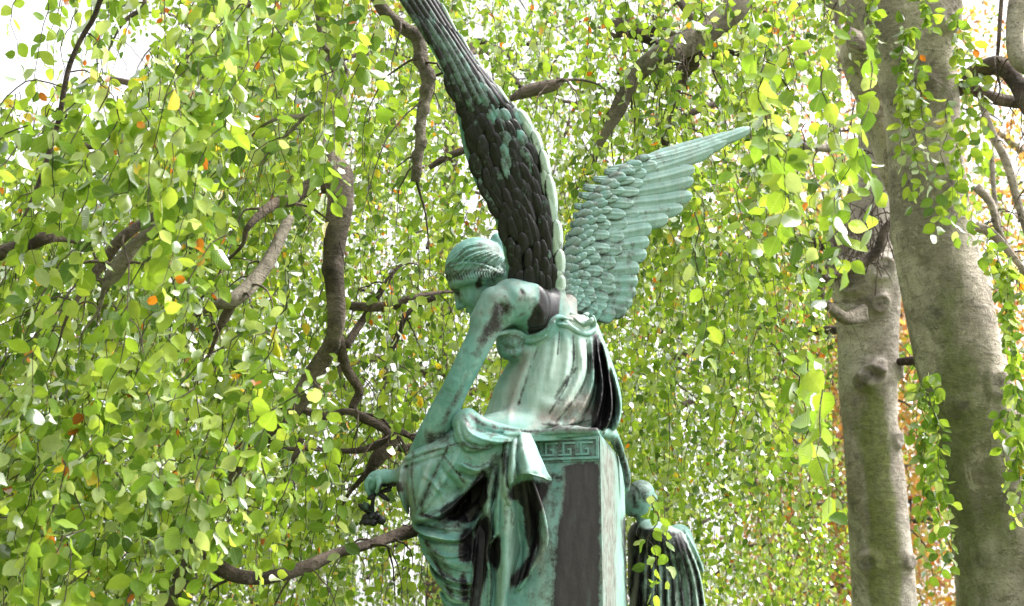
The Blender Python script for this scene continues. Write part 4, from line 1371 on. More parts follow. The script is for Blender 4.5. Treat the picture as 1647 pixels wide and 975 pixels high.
# ------------------------------------------------------------------ wood
def tube_verts(P, R, nr, amp=0.0, seed=0, knots=(), freq=1.0, cap=True):
    """P Nx3 world, R N radii; returns V, quads. knots: (i_frac, angle, size_m, height_m)"""
    P = np.asarray(P, float); R = np.asarray(R, float)
    n = len(P)
    T = np.gradient(P, axis=0); T /= np.linalg.norm(T, axis=1)[:, None] + 1e-9
    ref = np.array([0, 1.0, 0]) if abs(T[0][1]) < 0.9 else np.array([1.0, 0, 0])
    Nn = np.zeros_like(P); B = np.zeros_like(P)
    a = np.cross(T[0], ref); a /= np.linalg.norm(a)
    for i in range(n):
        a = a - T[i] * (a @ T[i]); a /= np.linalg.norm(a) + 1e-9
        Nn[i] = a; B[i] = np.cross(T[i], a)
    ang = np.linspace(0, 2 * math.pi, nr, endpoint=False)
    s = np.concatenate([[0], np.cumsum(np.linalg.norm(np.diff(P, axis=0), axis=1))])
    rs = np.random.default_rng(seed)
    D = np.zeros((n, nr))
    if amp > 0:
        for k in range(9):
            fa = rs.integers(1, 5); fs = rs.uniform(1.0, 9.0) * freq
            D += rs.uniform(0.3, 1) / (1 + 0.25 * fs / freq) * np.sin(fa * ang[None] + rs.uniform(0, 6.3)) * np.sin(fs * s[:, None] + rs.uniform(0, 6.3) + 0.7 * np.sin(ang[None] + k))
        D *= amp * R[:, None]
    rad = R[:, None] + D
    mark = np.zeros((n, nr))
    for (f, an, sz, ht) in knots:
        sc = f * s[-1]
        ki = min(n - 1, int(np.searchsorted(s, sc)))
        vd = CAM - P[ki]; vd /= np.linalg.norm(vd)
        kd = vd * math.sqrt(max(0, 1 - an * an)) + RIGHT * an
        an = math.atan2(kd @ B[ki], kd @ Nn[ki])
        da = (ang[None] - an + math.pi) % (2 * math.pi) - math.pi
        dd = np.sqrt((da * R[:, None]) ** 2 + (s[:, None] - sc) ** 2)
        rr = dd / sz
        rad += ht * (np.exp(-rr ** 2) + 0.35 * np.exp(-((rr - 1.0) / 0.25) ** 2) - 0.75 * np.exp(-(rr / 0.33) ** 2) + 0.18 * np.sin(rr * 9 + 3 * da) * np.exp(-rr ** 2))
        mark = np.maximum(mark, np.exp(-(rr / 0.75) ** 2))
    V = P[:, None] + rad[..., None] * (np.cos(ang)[None, :, None] * Nn[:, None] + np.sin(ang)[None, :, None] * B[:, None])
    V = V.reshape(-1, 3)
    I = np.arange(n * nr).reshape(n, nr); I2 = np.roll(I, -1, 1)
    Q = np.stack([I[:-1], I2[:-1], I2[1:], I[1:]], -1).reshape(-1, 4)
    return V, Q, mark.ravel()

def px_path(pts, n):
    """pts (px,py,d,wpx) -> world points + radii"""
    W = np.array([at(p[0], p[1], p[2]) for p in pts])
    R = np.array([p[3] * p[2] / F / 2 for p in pts])
    Q = catmull(np.hstack([W, R[:, None]]), n)
    return Q[:, :3], np.maximum(Q[:, 3], 0.001)

SIDE = {}
def limb(name, parent, pts, mat, n=None, nr=14, amp=0.16, seed=0, knots=(), freq=2.0, algae=0.15, tail=True):
    rs = np.random.default_rng(1000 + seed)
    if tail:
        a, b = np.array(pts[-2], float), np.array(pts[-1], float)
        dv = (b - a)[:2]; dv = dv / (np.linalg.norm(dv) + 1e-6)
        w = b[3]
        pts = list(pts[:-1]) + [(b[0], b[1], b[2], w * 0.8), (b[0] + dv[0] * 34 + rs.normal(0, 6), b[1] + dv[1] * 30 + 10, b[2] + 0.03, w * 0.5), (b[0] + dv[0] * 62 + rs.normal(0, 10), b[1] + dv[1] * 52 + 30, b[2] + 0.06, w * 0.26), (b[0] + dv[0] * 78, b[1] + dv[1] * 62 + 62, b[2] + 0.08, max(1.2, w * 0.1))]
    P, R = px_path(pts, n or 10 * len(pts))
    L = np.linalg.norm(np.diff(P, axis=0), axis=1).sum()
    tws = SIDE.setdefault(parent.name, (parent, []))[1]
    for k in range(int(L / 0.10) + 2):                        # fine side twigs
        i = rs.integers(int(len(P) * .15), len(P) - 1)
        out = rs.normal(0, 1, 3); out[2] = abs(out[2]) * 0.4 - 0.2; out /= np.linalg.norm(out)
        l = rs.uniform(0.10, 0.42)
        t = np.linspace(0, 1, 9)[:, None]
        pp = P[i] + out * l * (t - 0.35 * t * t) + np.array([0, 0, -1]) * l * 0.8 * t ** 2 + np.cumsum(rs.normal(0, .006, (9, 3)), 0)
        tws.append((pp, np.linspace(min(R[i] * 0.4, rs.uniform(.003, .007)), 0.0012, 9)))
    V, Q, mk = tube_verts(P, R, nr, amp, seed, knots, freq)
    al = np.zeros((len(V), 3)); al[:, 0] = algae; al[:, 1] = mk * 0.75
    # end caps
    c0 = len(V)
    V = np.vstack([V, P[:1], P[-1:]])
    al = np.vstack([al, al[:2]])
    i = np.arange(nr); j = (i + 1) % nr
    caps = np.vstack([np.stack([j, i, np.full(nr, c0)], 1), np.stack([i + c0 - nr, j + c0 - nr, np.full(nr, c0 + 1)], 1)])
    return mesh_from(name, V, [Q, caps], mat, parent, attrs={'algae': al})

def ground_at(pts_last, d):
    """pixel row where a vertical through the last point meets the ground"""
    return

def trunk(parent, pts, mat, seed, knots=(), amp=0.045, nr=88, n=280, algae=None, name='trunk'):
    """pts from the ground up: world-pixel list; the first point is extended to the ground"""
    P, R = px_path(pts, n)
    low = P[0].copy()
    k = max(2, int(low[2] / 0.05))
    tt = np.linspace(0, 1, k, endpoint=False)[:, None]
    gpt = np.array([low[0] + 0.02, low[1], -0.12])
    ext = gpt * (1 - tt) + low * tt
    Re = R[0] * (1 + 0.55 * np.exp(-np.linspace(0, 1, k, endpoint=False) * 6) + 0.06 * (1 - tt[:, 0]))
    Pa = np.vstack([ext, P]); Ra = np.concatenate([Re, R])
    s = np.concatenate([[0], np.cumsum(np.linalg.norm(np.diff(Pa, axis=0), axis=1))])
    sP = s[k]
    kn = [((sP + f * (s[-1] - sP)) / s[-1], a, sz, h) for f, a, sz, h in knots]
    V, Q, mk = tube_verts(Pa, Ra, nr, amp, seed, kn, 1.2)
    al = np.zeros((len(V), 3))
    if algae is not None:
        px, py, _ = to_px(V)
        al[:, 0] = algae(px, py)
    al[:, 1] = mk
    return mesh_from(name, V, Q, mat, parent, attrs={'algae': al})

# ------------------------------------------------------------------ leaves
def leaf_template(hi=True, seed=0):
    """ovate beech leaf, base at origin, length 1 along +Y, normal +Z. returns V, tris, quads, uv"""
    r = np.random.default_rng(seed)
    if hi:
        ts = [0.0, 0.10, 0.30, 0.52, 0.74, 0.92, 1.0]
        hw = [0.0, 0.20, 0.345, 0.365, 0.275, 0.09, 0.0]
    else:
        ts = [0.0, 0.30, 0.68, 1.0]
        hw = [0.0, 0.33, 0.29, 0.0]
    fold = r.uniform(0.0, 0.5); curl = r.uniform(-0.55, 0.28); wav = r.uniform(0.0, 0.075); ph = r.uniform(0, 6)
    V, uv = [], []
    idx = []
    wd = r.uniform(0.82, 1.12); skew = r.uniform(-.06, .06)
    for t, h in zip(ts, hw):
        h = h * wd
        zc = curl * t * t
        if h == 0:
            idx.append([len(V)]); V.append((0, t, zc)); uv.append((0.5, t))
        else:
            row = []
            for sgn in (-1, 0, 1):
                row.append(len(V))
                V.append((sgn * h + skew * math.sin(t * 3.1), t, zc + abs(sgn) * (fold * h) + (wav * math.sin(9 * t + ph + sgn) if sgn else 0)))
                uv.append((0.5 + sgn * h, t))
            idx.append(row)
    tris, quads = [], []
    for a, b in zip(idx[:-1], idx[1:]):
        if len(a) == 1:
            tris += [(a[0], b[1], b[0]), (a[0], b[2], b[1])]
        elif len(b) == 1:
            tris += [(a[0], a[1], b[0]), (a[1], a[2], b[0])]
        else:
            quads += [(a[0], a[1], b[1], b[0]), (a[1], a[2], b[2], b[1])]
    return np.array(V, float), np.array(tris), np.array(quads), np.array(uv, float)

TPL_HI = [leaf_template(True, s) for s in range(16)]
TPL_LO = [leaf_template(False, s + 20) for s in range(8)]

PAL = {
    'green': [((0.155, 0.27, 0.03), 0.27), ((0.24, 0.365, 0.04), 0.30), ((0.33, 0.43, 0.065), 0.22), ((0.075, 0.15, 0.025), 0.10), ((0.38, 0.46, 0.20), 0.11)],
    'autumn': [((0.55, 0.29, 0.11), 0.33), ((0.60, 0.40, 0.16), 0.3), ((0.46, 0.22, 0.16), 0.17), ((0.55, 0.46, 0.18), 0.2)],
    'pinkish': [((0.48, 0.18, 0.10), 0.4), ((0.40, 0.12, 0.06), 0.3), ((0.55, 0.33, 0.14), 0.3)],
}
ORANGE = np.array([(0.62, 0.20, 0.02), (0.60, 0.34, 0.03), (0.45, 0.13, 0.02), (0.62, 0.48, 0.06)])

def tints(n, pal='green', orange=0.04, r=None):
    r = r or rng
    cols = np.array([c for c, w in PAL[pal]]); ws = np.array([w for c, w in PAL[pal]]); ws /= ws.sum()
    T = cols[r.choice(len(cols), n, p=ws)] * r.uniform(0.82, 1.18, (n, 1))
    o = r.random(n) < orange
    T[o] = ORANGE[r.choice(len(ORANGE), o.sum())] * r.uniform(0.8, 1.1, (o.sum(), 1))
    return np.clip(T, 0, 0.8)

class Canopy:
    """collects leaves (pos, axis, normal, length, tint) and twigs of one tree"""
    def __init__(s):
        s.pos, s.ax, s.nm, s.ln, s.tint = [], [], [], [], []
        s.tw = []
    def add(s, pos, ax, nm, ln, tint):
        s.pos.append(pos); s.ax.append(ax); s.nm.append(nm); s.ln.append(ln); s.tint.append(tint)
    def arrays(s):
        return tuple(np.concatenate(x) for x in (s.pos, s.ax, s.nm, s.ln, s.tint))

STATUE_POLY = [[(560, 1000), (600, 860), (570, 850), (562, 790), (590, 740), (635, 740), (640, 700), (690, 640), (735, 560), (745, 510), (700, 470), (700, 430), (740, 380), (800, 372), (790, 345), (735, 250), (725, 150), (640, 10), (620, -100), (700, -100), (745, 50), (830, 165), (880, 260), (905, 330), (1000, 260), (1110, 215), (1195, 200), (1195, 215), (1125, 280), (1115, 330), (1060, 370), (1050, 430), (1030, 500), (970, 520), (1010, 640), (1010, 700), (1030, 760), (1060, 800), (1050, 830), (1125, 860), (1140, 1000)]]
def in_poly(px, py, P):
    P = np.asarray(P, float); ins = np.zeros(len(px), bool)
    for i in range(len(P)):
        a, b = P[i], P[(i + 1) % len(P)]
        if a[1] == b[1]:
            continue
        ins ^= ((a[1] > py) != (b[1] > py)) & (px < (b[0] - a[0]) * (py - a[1]) / (b[1] - a[1]) + a[0])
    return ins
TRUNK_A = [(1360, -60), (1540, -60), (1550, 150), (1565, 320), (1605, 500), (1640, 640), (1690, 975), (1700, 1100), (1540, 1100), (1530, 800), (1505, 680), (1470, 560), (1445, 420), (1425, 200), (1415, 80)]
TRUNK_B = [(1350, 430), (1440, 430), (1445, 620), (1460, 800), (1475, 1000), (1372, 1000), (1362, 800), (1350, 600)]

def shoots(can, n, region, drange, length, spacing, leaf_len, pal='green', orange=0.04, dens=None, seed=0, droop=0.85, twig=0.0022, keepout=True, start_dir=None, keep_ab=True, jit=1.0):
    """hanging shoots: n attempts with anchors over a pixel region and depth range"""
    r = np.random.default_rng(seed)
    x0, y0, x1, y1 = region
    for q_ in range(n):
        if q_ % 4 == 0 or n < 30:
            px, py = r.uniform(x0, x1), r.uniform(y0, y1)
            d = r.uniform(*drange)
        else:                                       # shoots hang in small bundles from the same branchlet
            px, py = px + r.normal(0, 0.11) * F / d, py + r.normal(0, 0.10) * F / d
            d = float(np.clip(d + r.normal(0, 0.12), *drange))
        L = r.uniform(*length)
        A = at(px, py, d)
        m = max(4, int(L / spacing))
        az = r.uniform(0, 2 * math.pi)
        out = np.array([math.cos(az), math.sin(az), 0.0]) if start_dir is None else np.array(start_dir, float) + r.normal(0, .2, 3)
        t = np.linspace(0, 1, m)[:, None]
        swing = r.uniform(0.1, 1.0 - droop + 0.25)
        path = A + out * (L * swing * (t - 0.5 * t * t)) + np.array([0, 0, -1]) * (L * droop * (0.25 * t + 0.75 * t ** 1.4))
        path = path + np.cumsum(r.normal(0, 0.010, (m, 3)), 0) * jit
        if path[-1][2] < 0.3:
            continue
        qx, qy, qd = to_px(path)
        if dens is not None and r.random() > dens(qx.mean(), qy.mean()):
            continue
        if keepout and qd.min() < 5.75:
            pad = 1.0
            if in_poly(qx, qy, STATUE_POLY[0]).any():
                continue
        if keep_ab:
            if qd.min() < 7.3 and in_poly(qx, qy, TRUNK_A).sum() > 0:
                continue
            if qd.min() < 9.3 and in_poly(qx, qy, TRUNK_B).sum() > 0:
                continue
        tg = np.gradient(path, axis=0); tg /= np.linalg.norm(tg, axis=1)[:, None] + 1e-9
        side = r.normal(0, 1, 3); side -= tg[0] * (side @ tg[0]); side /= np.linalg.norm(side)
        sgn = np.where(np.arange(m) % 2, 1, -1)[:, None]
        bin_ = np.cross(tg, side); bin_ /= np.linalg.norm(bin_, axis=1)[:, None] + 1e-9
        ax = 0.45 * tg + 0.85 * sgn * bin_ + np.array([0, 0, -0.45]) + r.normal(0, 0.42, (m, 3))
        ax /= np.linalg.norm(ax, axis=1)[:, None]
        nm = side * 0.5 + r.normal(0, 0.8, (m, 3)) + np.array([0, -0.25, 0.45])
        nm -= ax * (nm * ax).sum(1)[:, None]; nm /= np.linalg.norm(nm, axis=1)[:, None] + 1e-9
        ln = leaf_len[0] + (leaf_len[1] - leaf_len[0]) * r.beta(1.6, 1.8, m) * np.where(t[:, 0] > 0.93, 0.75, 1)
        pos = path + ax * 0.008
        # no leaf in front of the statue
        if keepout:
            tipp = pos + ax * ln[:, None]
            bad = np.zeros(m, bool)
            for W in (pos, tipp):
                ux, uy, ud = to_px(W)
                bad |= (ud < 5.75) & in_poly(ux, uy, STATUE_POLY[0])
            ok = ~bad
        else:
            ok = np.ones(m, bool)
        ok &= r.random(m) > 0.06
        if ok.sum() == 0:
            continue
        T_ = tints(int(ok.sum()), pal, orange * (3.2 if r.random() < 0.25 else 0.35), r)      # colour turns shoot by shoot
        ln_ = ln[ok] * np.where(T_[:, 0] > 1.35 * T_[:, 1], 0.68, 1.0)
        can.add(pos[ok], ax[ok], nm[ok], ln_, T_)
        can.tw.append((path, twig * (1 - 0.7 * t[:, 0])))

def clump(can, n, region, drange, spread, leaves, leaf_len, pal, orange=0.0, dens=None, seed=0):
    """loose leaf sprays of far crowns"""
    r = np.random.default_rng(seed)
    x0, y0, x1, y1 = region
    px = r.uniform(x0, x1, n); py = r.uniform(y0, y1, n)
    if dens is not None:
        k = r.random(n) < np.array([dens(a, b) for a, b in zip(px, py)])
        px, py = px[k], py[k]
    n = len(px)
    if n == 0:
        return
    d = r.uniform(*drange, n)
    C = np.array([at(a, b, c) for a, b, c in zip(px, py, d)])
    C = C[C[:, 2] > 0.4]
    n = len(C)
    pos = np.repeat(C, leaves, 0) + r.normal(0, 1, (n * leaves, 3)) * spread * np.array([1, 1, 1.6])
    m = len(pos)
    ax = r.normal(0, 1, (m, 3)) + np.array([0, 0, -0.9]); ax /= np.linalg.norm(ax, axis=1)[:, None]
    nm = r.normal(0, 1, (m, 3)); nm -= ax * (nm * ax).sum(1)[:, None]; nm /= np.linalg.norm(nm, axis=1)[:, None] + 1e-9
    T = tints(m, pal, orange, r) * np.repeat(r.uniform(0.75, 1.15, (n, 1)), leaves, 0)
    can.add(pos, ax, nm, r.uniform(*leaf_len, m), np.clip(T, 0, .8))

LEAF_MESH = {}
def leaf_objects(parent, arr, sel, mat):
    """individual leaves as objects sharing meshes (8 shapes x quantised tints)"""
    pos, ax, nm, ln, tint = arr
    base = root_loc(parent)
    for i in sel:
        key = (int(i) % 16, tuple(np.round(tint[i] * 12).astype(int)))
        me = LEAF_MESH.get(key)
        M = Matrix()
        x = np.cross(ax[i], nm[i])
        for k in range(3):
            M[k][0], M[k][1], M[k][2], M[k][3] = x[k] * ln[i], ax[i][k] * ln[i], nm[i][k] * ln[i], pos[i][k] - base[k]
        if me is None:
            V, t3, q4, uv = TPL_HI[key[0]]
            o = mesh_from('leaf', V, [t3, q4], mat, None, attrs={'tint': np.tile(tint[i], (len(V), 1))}, uv=uv)
            LEAF_MESH[key] = o.data
        else:
            o = bpy.data.objects.new('leaf', me)
            COL.objects.link(o)
        o.parent = parent
        o.matrix_basis = M

def leaf_batch(name, parent, arr, sel, mat, hi, kind='stuff'):
    pos, ax, nm, ln, tint = [a[sel] for a in arr]
    if len(pos) == 0:
        return
    tp = TPL_HI if hi else TPL_LO
    which = rng.integers(0, len(tp), len(pos))
    Vs, Ts, Qs, Us, Cs, off = [], [], [], [], [], 0
    x = np.cross(ax, nm)
    for k in range(len(tp)):
        m = which == k
        if not m.any():
            continue
        V, t3, q4, uv = tp[k]
        A = (V[None, :, 0:1] * x[m][:, None] + V[None, :, 1:2] * ax[m][:, None] + V[None, :, 2:3] * nm[m][:, None]) * ln[m][:, None, None] + pos[m][:, None]
        c = m.sum(); nvv = len(V)
        o = (np.arange(c) * nvv + off)[:, None, None]
        Vs.append(A.reshape(-1, 3)); Ts.append((t3[None] + o).reshape(-1, 3)); Qs.append((q4[None] + o).reshape(-1, 4))
        Us.append(np.tile(uv, (c, 1))); Cs.append(np.repeat(tint[m], nvv, 0)); off += c * nvv
    mesh_from(name, np.vstack(Vs), [np.vstack(Ts), np.vstack(Qs)], mat, parent, attrs={'tint': np.vstack(Cs)}, uv=np.vstack(Us), kind=kind)

def twig_batch(name, parent, tw, mat, nr=4):
    Vs, Qs, off = [], [], 0
    for path, rad in tw:
        st = max(1, len(path) // 7)
        P = path[::st]; R = rad[::st]
        if len(P) < 2:
            continue
        V, Q, _ = tube_verts(P, np.maximum(R, 0.0006), nr)
        Vs.append(V); Qs.append(Q + off); off += len(V)
    if not Vs:
        return
    V = np.vstack(Vs)
    mesh_from(name, V, np.vstack(Qs), mat, parent, attrs={'algae': np.zeros((len(V), 3))}, kind='stuff')

def finish(tree, can, hi_limit=1e9, singles=300, mat=None, far=False, bark=None):
    arr = can.arrays()
    px, py, d = to_px(arr[0])
    size = arr[3] / d * F
    vis = (px > 0) & (px < 1647) & (py > 0) & (py < 975)
    order = np.argsort(-(size * vis))
    sel = order[:singles] if not far else order[:0]
    rest = np.setdiff1d(np.arange(len(d)), sel)
    if len(sel):
        leaf_objects(tree, arr, sel, mat or LEAF)
    big = rest[size[rest] > 15]
    sml = rest[size[rest] <= 15]
    leaf_batch('foliage', tree, arr, big, mat or LEAF, True)
    leaf_batch('foliage', tree, arr, sml, LEAF_FAR, False)
    twig_batch('twigs', tree, can.tw, bark or BARK_C)
    return len(d)

# ---- tree A: thick beech at the right
def tree_base(px, py, d):
    b = at(px, py, d); b[2] = 0
    return b
tA = thing('weeping_beech', 'thickest smooth grey beech trunk at the far right, with leafy shoots hanging down its bark', 'tree', tree_base(1625, 975, 7.0), 'weeping beeches')
algA = lambda x, y: 0.22 + 0.30 * np.clip((y - 420) / 250, 0, 1) + 0.12 * np.sin(x * 0.03)
trunk(tA, [(1625, 1010, 7.0, 167), (1612, 880, 7.0, 156), (1600, 800, 7.0, 150), (1574, 690, 7.0, 144), (1546, 590, 7.0, 141), (1525, 497, 7.0, 139), (1506, 400, 7.0, 129), (1494, 300, 7.0, 122), (1486, 220, 7.0, 118), (1480, 140, 7.0, 122), (1466, 60, 7.0, 142), (1456, 0, 7.0, 162), (1448, -70, 7.0, 180)], BARK_A, 3,
      [(0.34, -.45, .05, .02), (0.345, -.15, .04, .018), (0.36, .6, .06, .03), (0.37, -.9, .05, .04), (0.48, -.3, .05, .012), (0.80, .1, .06, .022), (0.90, .75, .09, .05), (0.66, .5, .04, .012), (0.2, .3, .05, .015), (0.12, -.5, .05, .014)], algae=algA)
limb('branch', tA, [(1440, -20, 7.0, 120), (1400, 20, 7.1, 74), (1350, 2, 7.2, 40), (1290, -40, 7.3, 30)], BARK_A, seed=1)
limb('branch', tA, [(1400, 60, 7.4, 90), (1385, 90, 7.5, 62), (1402, 150, 7.6, 56), (1425, 225, 7.7, 46), (1440, 300, 7.8, 40)], BARK_A, seed=2)
limb('branch', tA, [(1540, 140, 7.0, 34), (1570, 118, 6.9, 30), (1605, 108, 6.8, 30), (1630, 128, 6.7, 28), (1652, 170, 6.6, 26), (1690, 260, 6.6, 20)], BARK_C, seed=3)
limb('branch', tA, [(1560, 140, 7.4, 20), (1600, 158, 7.4, 20), (1650, 168, 7.4, 18), (1720, 180, 7.4, 16)], BARK_C, seed=4)
limb('branch', tA, [(1660, -60, 6.6, 44), (1642, 0, 6.6, 38), (1632, 50, 6.6, 28), (1640, 95, 6.6, 30), (1668, 120, 6.6, 26)], BARK_A, seed=5)
limb('branch', tA, [(1612, -30, 7.2, 7), (1607, 60, 7.2, 6), (1603, 110, 7.2, 5)], BARK_C, seed=6)
limb('branch', tA, [(1572, 140, 7.8, 10), (1592, 205, 7.8, 12), (1620, 265, 7.8, 14), (1638, 330, 7.8, 13), (1655, 390, 7.8, 11)], BARK_A, seed=7)
limb('branch', tA, [(1570, 300, 8.2, 14), (1595, 330, 8.2, 13), (1606, 370, 8.2, 10), (1640, 430, 8.2, 8)], BARK_A, seed=8)
limb('branch', tA, [(1594, 240, 8.6, 8), (1600, 320, 8.6, 8), (1612, 380, 8.6, 8)], BARK_A, seed=9)
limb('branch', tA, [(1570, 365, 7.4, 16), (1590, 372, 7.4, 15), (1612, 392, 7.4, 13), (1650, 440, 7.4, 10)], BARK_A, seed=10)
limb('branch', tA, [(1195, -20, 6.4, 42), (1180, 15, 6.35, 40), (1140, 48, 6.3, 38), (1100, 72, 6.25, 42), (1060, 92, 6.2, 34), (1028, 115, 6.2, 28), (1008, 145, 6.2, 26), (992, 180, 6.2, 26), (978, 208, 6.2, 22)], BARK_P, seed=11, amp=.12, knots=[(0.42, 0.3, .04, .02), (0.6, -.3, .03, .015), (0.25, .1, .03, .012)], algae=0.3)
limb('branch', tA, [(1118, 72, 6.3, 24), (1112, 100, 6.35, 26), (1105, 115, 6.4, 18)], BARK_C, seed=12)
limb('branch', tA, [(1070, -60, 6.6, 10), (1090, -5, 6.6, 12), (1122, 42, 6.5, 14)], BARK_C, seed=13)
limb('branch', tA, [(955, 50, 7.0, 12), (1000, 42, 7.0, 13), (1050, 48, 7.0, 12), (1085, 56, 6.9, 12)], BARK_C, seed=14)
limb('branch', tA, [(975, 62, 7.0, 20), (1005, 44, 7.0, 34), (1035, 58, 7.0, 22)], BARK_C, seed=41, amp=.25)
limb('branch', tA, [(1128, 68, 6.8, 8), (1170, 82, 6.8, 9), (1210, 95, 6.8, 8), (1250, 120, 6.8, 5)], BARK_C, seed=15)
limb('branch', tA, [(1100, 100, 7.1, 22), (1085, 150, 7.2, 16), (1072, 200, 7.3, 14), (1068, 250, 7.4, 14)], BARK_C, seed=16)

# ---- tree B: paler knobby trunk
tB = thing('weeping_beech', 'slimmer pale beech trunk covered in knobs, behind and left of the thick trunk', 'tree', tree_base(1425, 975, 9.0), 'weeping beeches')
algB = lambda x, y: 0.12 + 0.85 * np.exp(-((x - 1395 - (y - 500) * 0.06) / 24) ** 2) * np.clip((y - 560) / 120, 0, 1)
trunk(tB, [(1425, 1010, 9, 104), (1418, 900, 9, 98), (1410, 800, 9, 94), (1402, 700, 9, 88), (1396, 620, 9, 92), (1396, 540, 9, 96), (1394, 480, 9, 108), (1388, 430, 9, 122), (1392, 380, 9, 112), (1408, 310, 9, 84), (1420, 220, 9, 76), (1424, 120, 9, 70), (1420, 0, 9, 66)], BARK_B, 8,
      [(0.405, .12, .065, .08), (0.395, -.18, .05, .06), (0.42, .3, .04, .05), (0.115, -.45, .06, .06), (0.11, .75, .045, .045), (0.515, .35, .055, .05), (0.50, -.5, .05, .03), (0.30, .8, .05, .04), (0.41, .95, .05, .05), (0.56, -.35, .09, .06), (0.57, .45, .08, .05), (0.36, -.5, .03, .02)], amp=.06, algae=algB)
limb('branch', tB, [(1385, 505, 8.72, 30), (1362, 512, 8.6, 22), (1342, 500, 8.5, 18), (1326, 485, 8.4, 14), (1318, 462, 8.4, 12), (1312, 440, 8.4, 10)], BARK_P, seed=21)
limb('branch', tB, [(1318, 430, 8.3, 16), (1328, 448, 8.3, 15), (1350, 440, 8.3, 16), (1385, 425, 8.3, 17), (1412, 402, 8.3, 16), (1422, 372, 8.3, 14), (1442, 345, 8.3, 10)], BARK_C, seed=22)
limb('branch', tB, [(1300, 535, 9.6, 12), (1330, 532, 9.5, 13), (1370, 532, 9.2, 16)], BARK_C, seed=23)
limb('branch', tB, [(1445, 582, 8.9, 12), (1470, 580, 8.8, 14), (1490, 576, 8.8, 8)], BARK_C, seed=24)
limb('branch', tB, [(1290, 235, 8.6, 12), (1330, 238, 8.7, 14), (1370, 242, 8.8, 14)], BARK_A, seed=25)
limb('branch', tB, [(1190, 400, 9.2, 14), (1240, 388, 9.2, 16), (1290, 385, 9.2, 18), (1340, 400, 9.1, 22)], BARK_C, seed=26)
rB = np.random.default_rng(31)
tw = []
for i in range(55):                                  # the untidy bunch of bare twigs at the fork
    p0 = (rB.uniform(1330, 1420), rB.uniform(300, 385)); d = rB.uniform(8.55, 8.8)
    pts = [at(p0[0], p0[1], d), at(p0[0] + rB.normal(0, 12), p0[1] + rB.uniform(15, 40), d - .05), at(p0[0] + rB.normal(0, 20), p0[1] + rB.uniform(50, 95), d - .02)]
    tw.append((catmull(pts, 7), np.full(7, 0.004)))
twig_batch('bare_twigs', tB, tw, BARK_C)

# ---- tree C: crooked trunk left of the statue
tC = thing('weeping_beech', 'crooked dark stem in the leaves left of the statue, its limbs bending steeply down', 'tree', tree_base(330, 975, 6.4), 'weeping beeches')
trunk(tC, [(268, 1010, 5.7, 56), (300, 900, 5.7, 50), (330, 810, 5.7, 42), (372, 750, 5.6, 38), (432, 697, 5.5, 34), (476, 650, 5.45, 34), (506, 600, 5.4, 34), (532, 555, 5.35, 27), (542, 520, 5.3, 30), (542, 480, 5.3, 32), (538, 420, 5.3, 33), (542, 370, 5.3, 38), (549, 320, 5.3, 41), (542, 275, 5.35, 36), (530, 235, 5.4, 28), (540, 185, 5.5, 22), (548, 140, 5.6, 24), (532, 90, 5.7, 17), (522, 40, 5.7, 15), (540, -60, 5.8, 13)], BARK_D, 12,
      [(0.46, .2, .03, .015), (0.55, -.5, .03, .015), (0.66, .5, .04, .02), (0.69, -.8, .045, .03), (0.76, -.3, .05, .03), (0.86, .1, .05, .03)], amp=.13, nr=24, n=130, algae=lambda x, y: 0.15 + 0 * x)
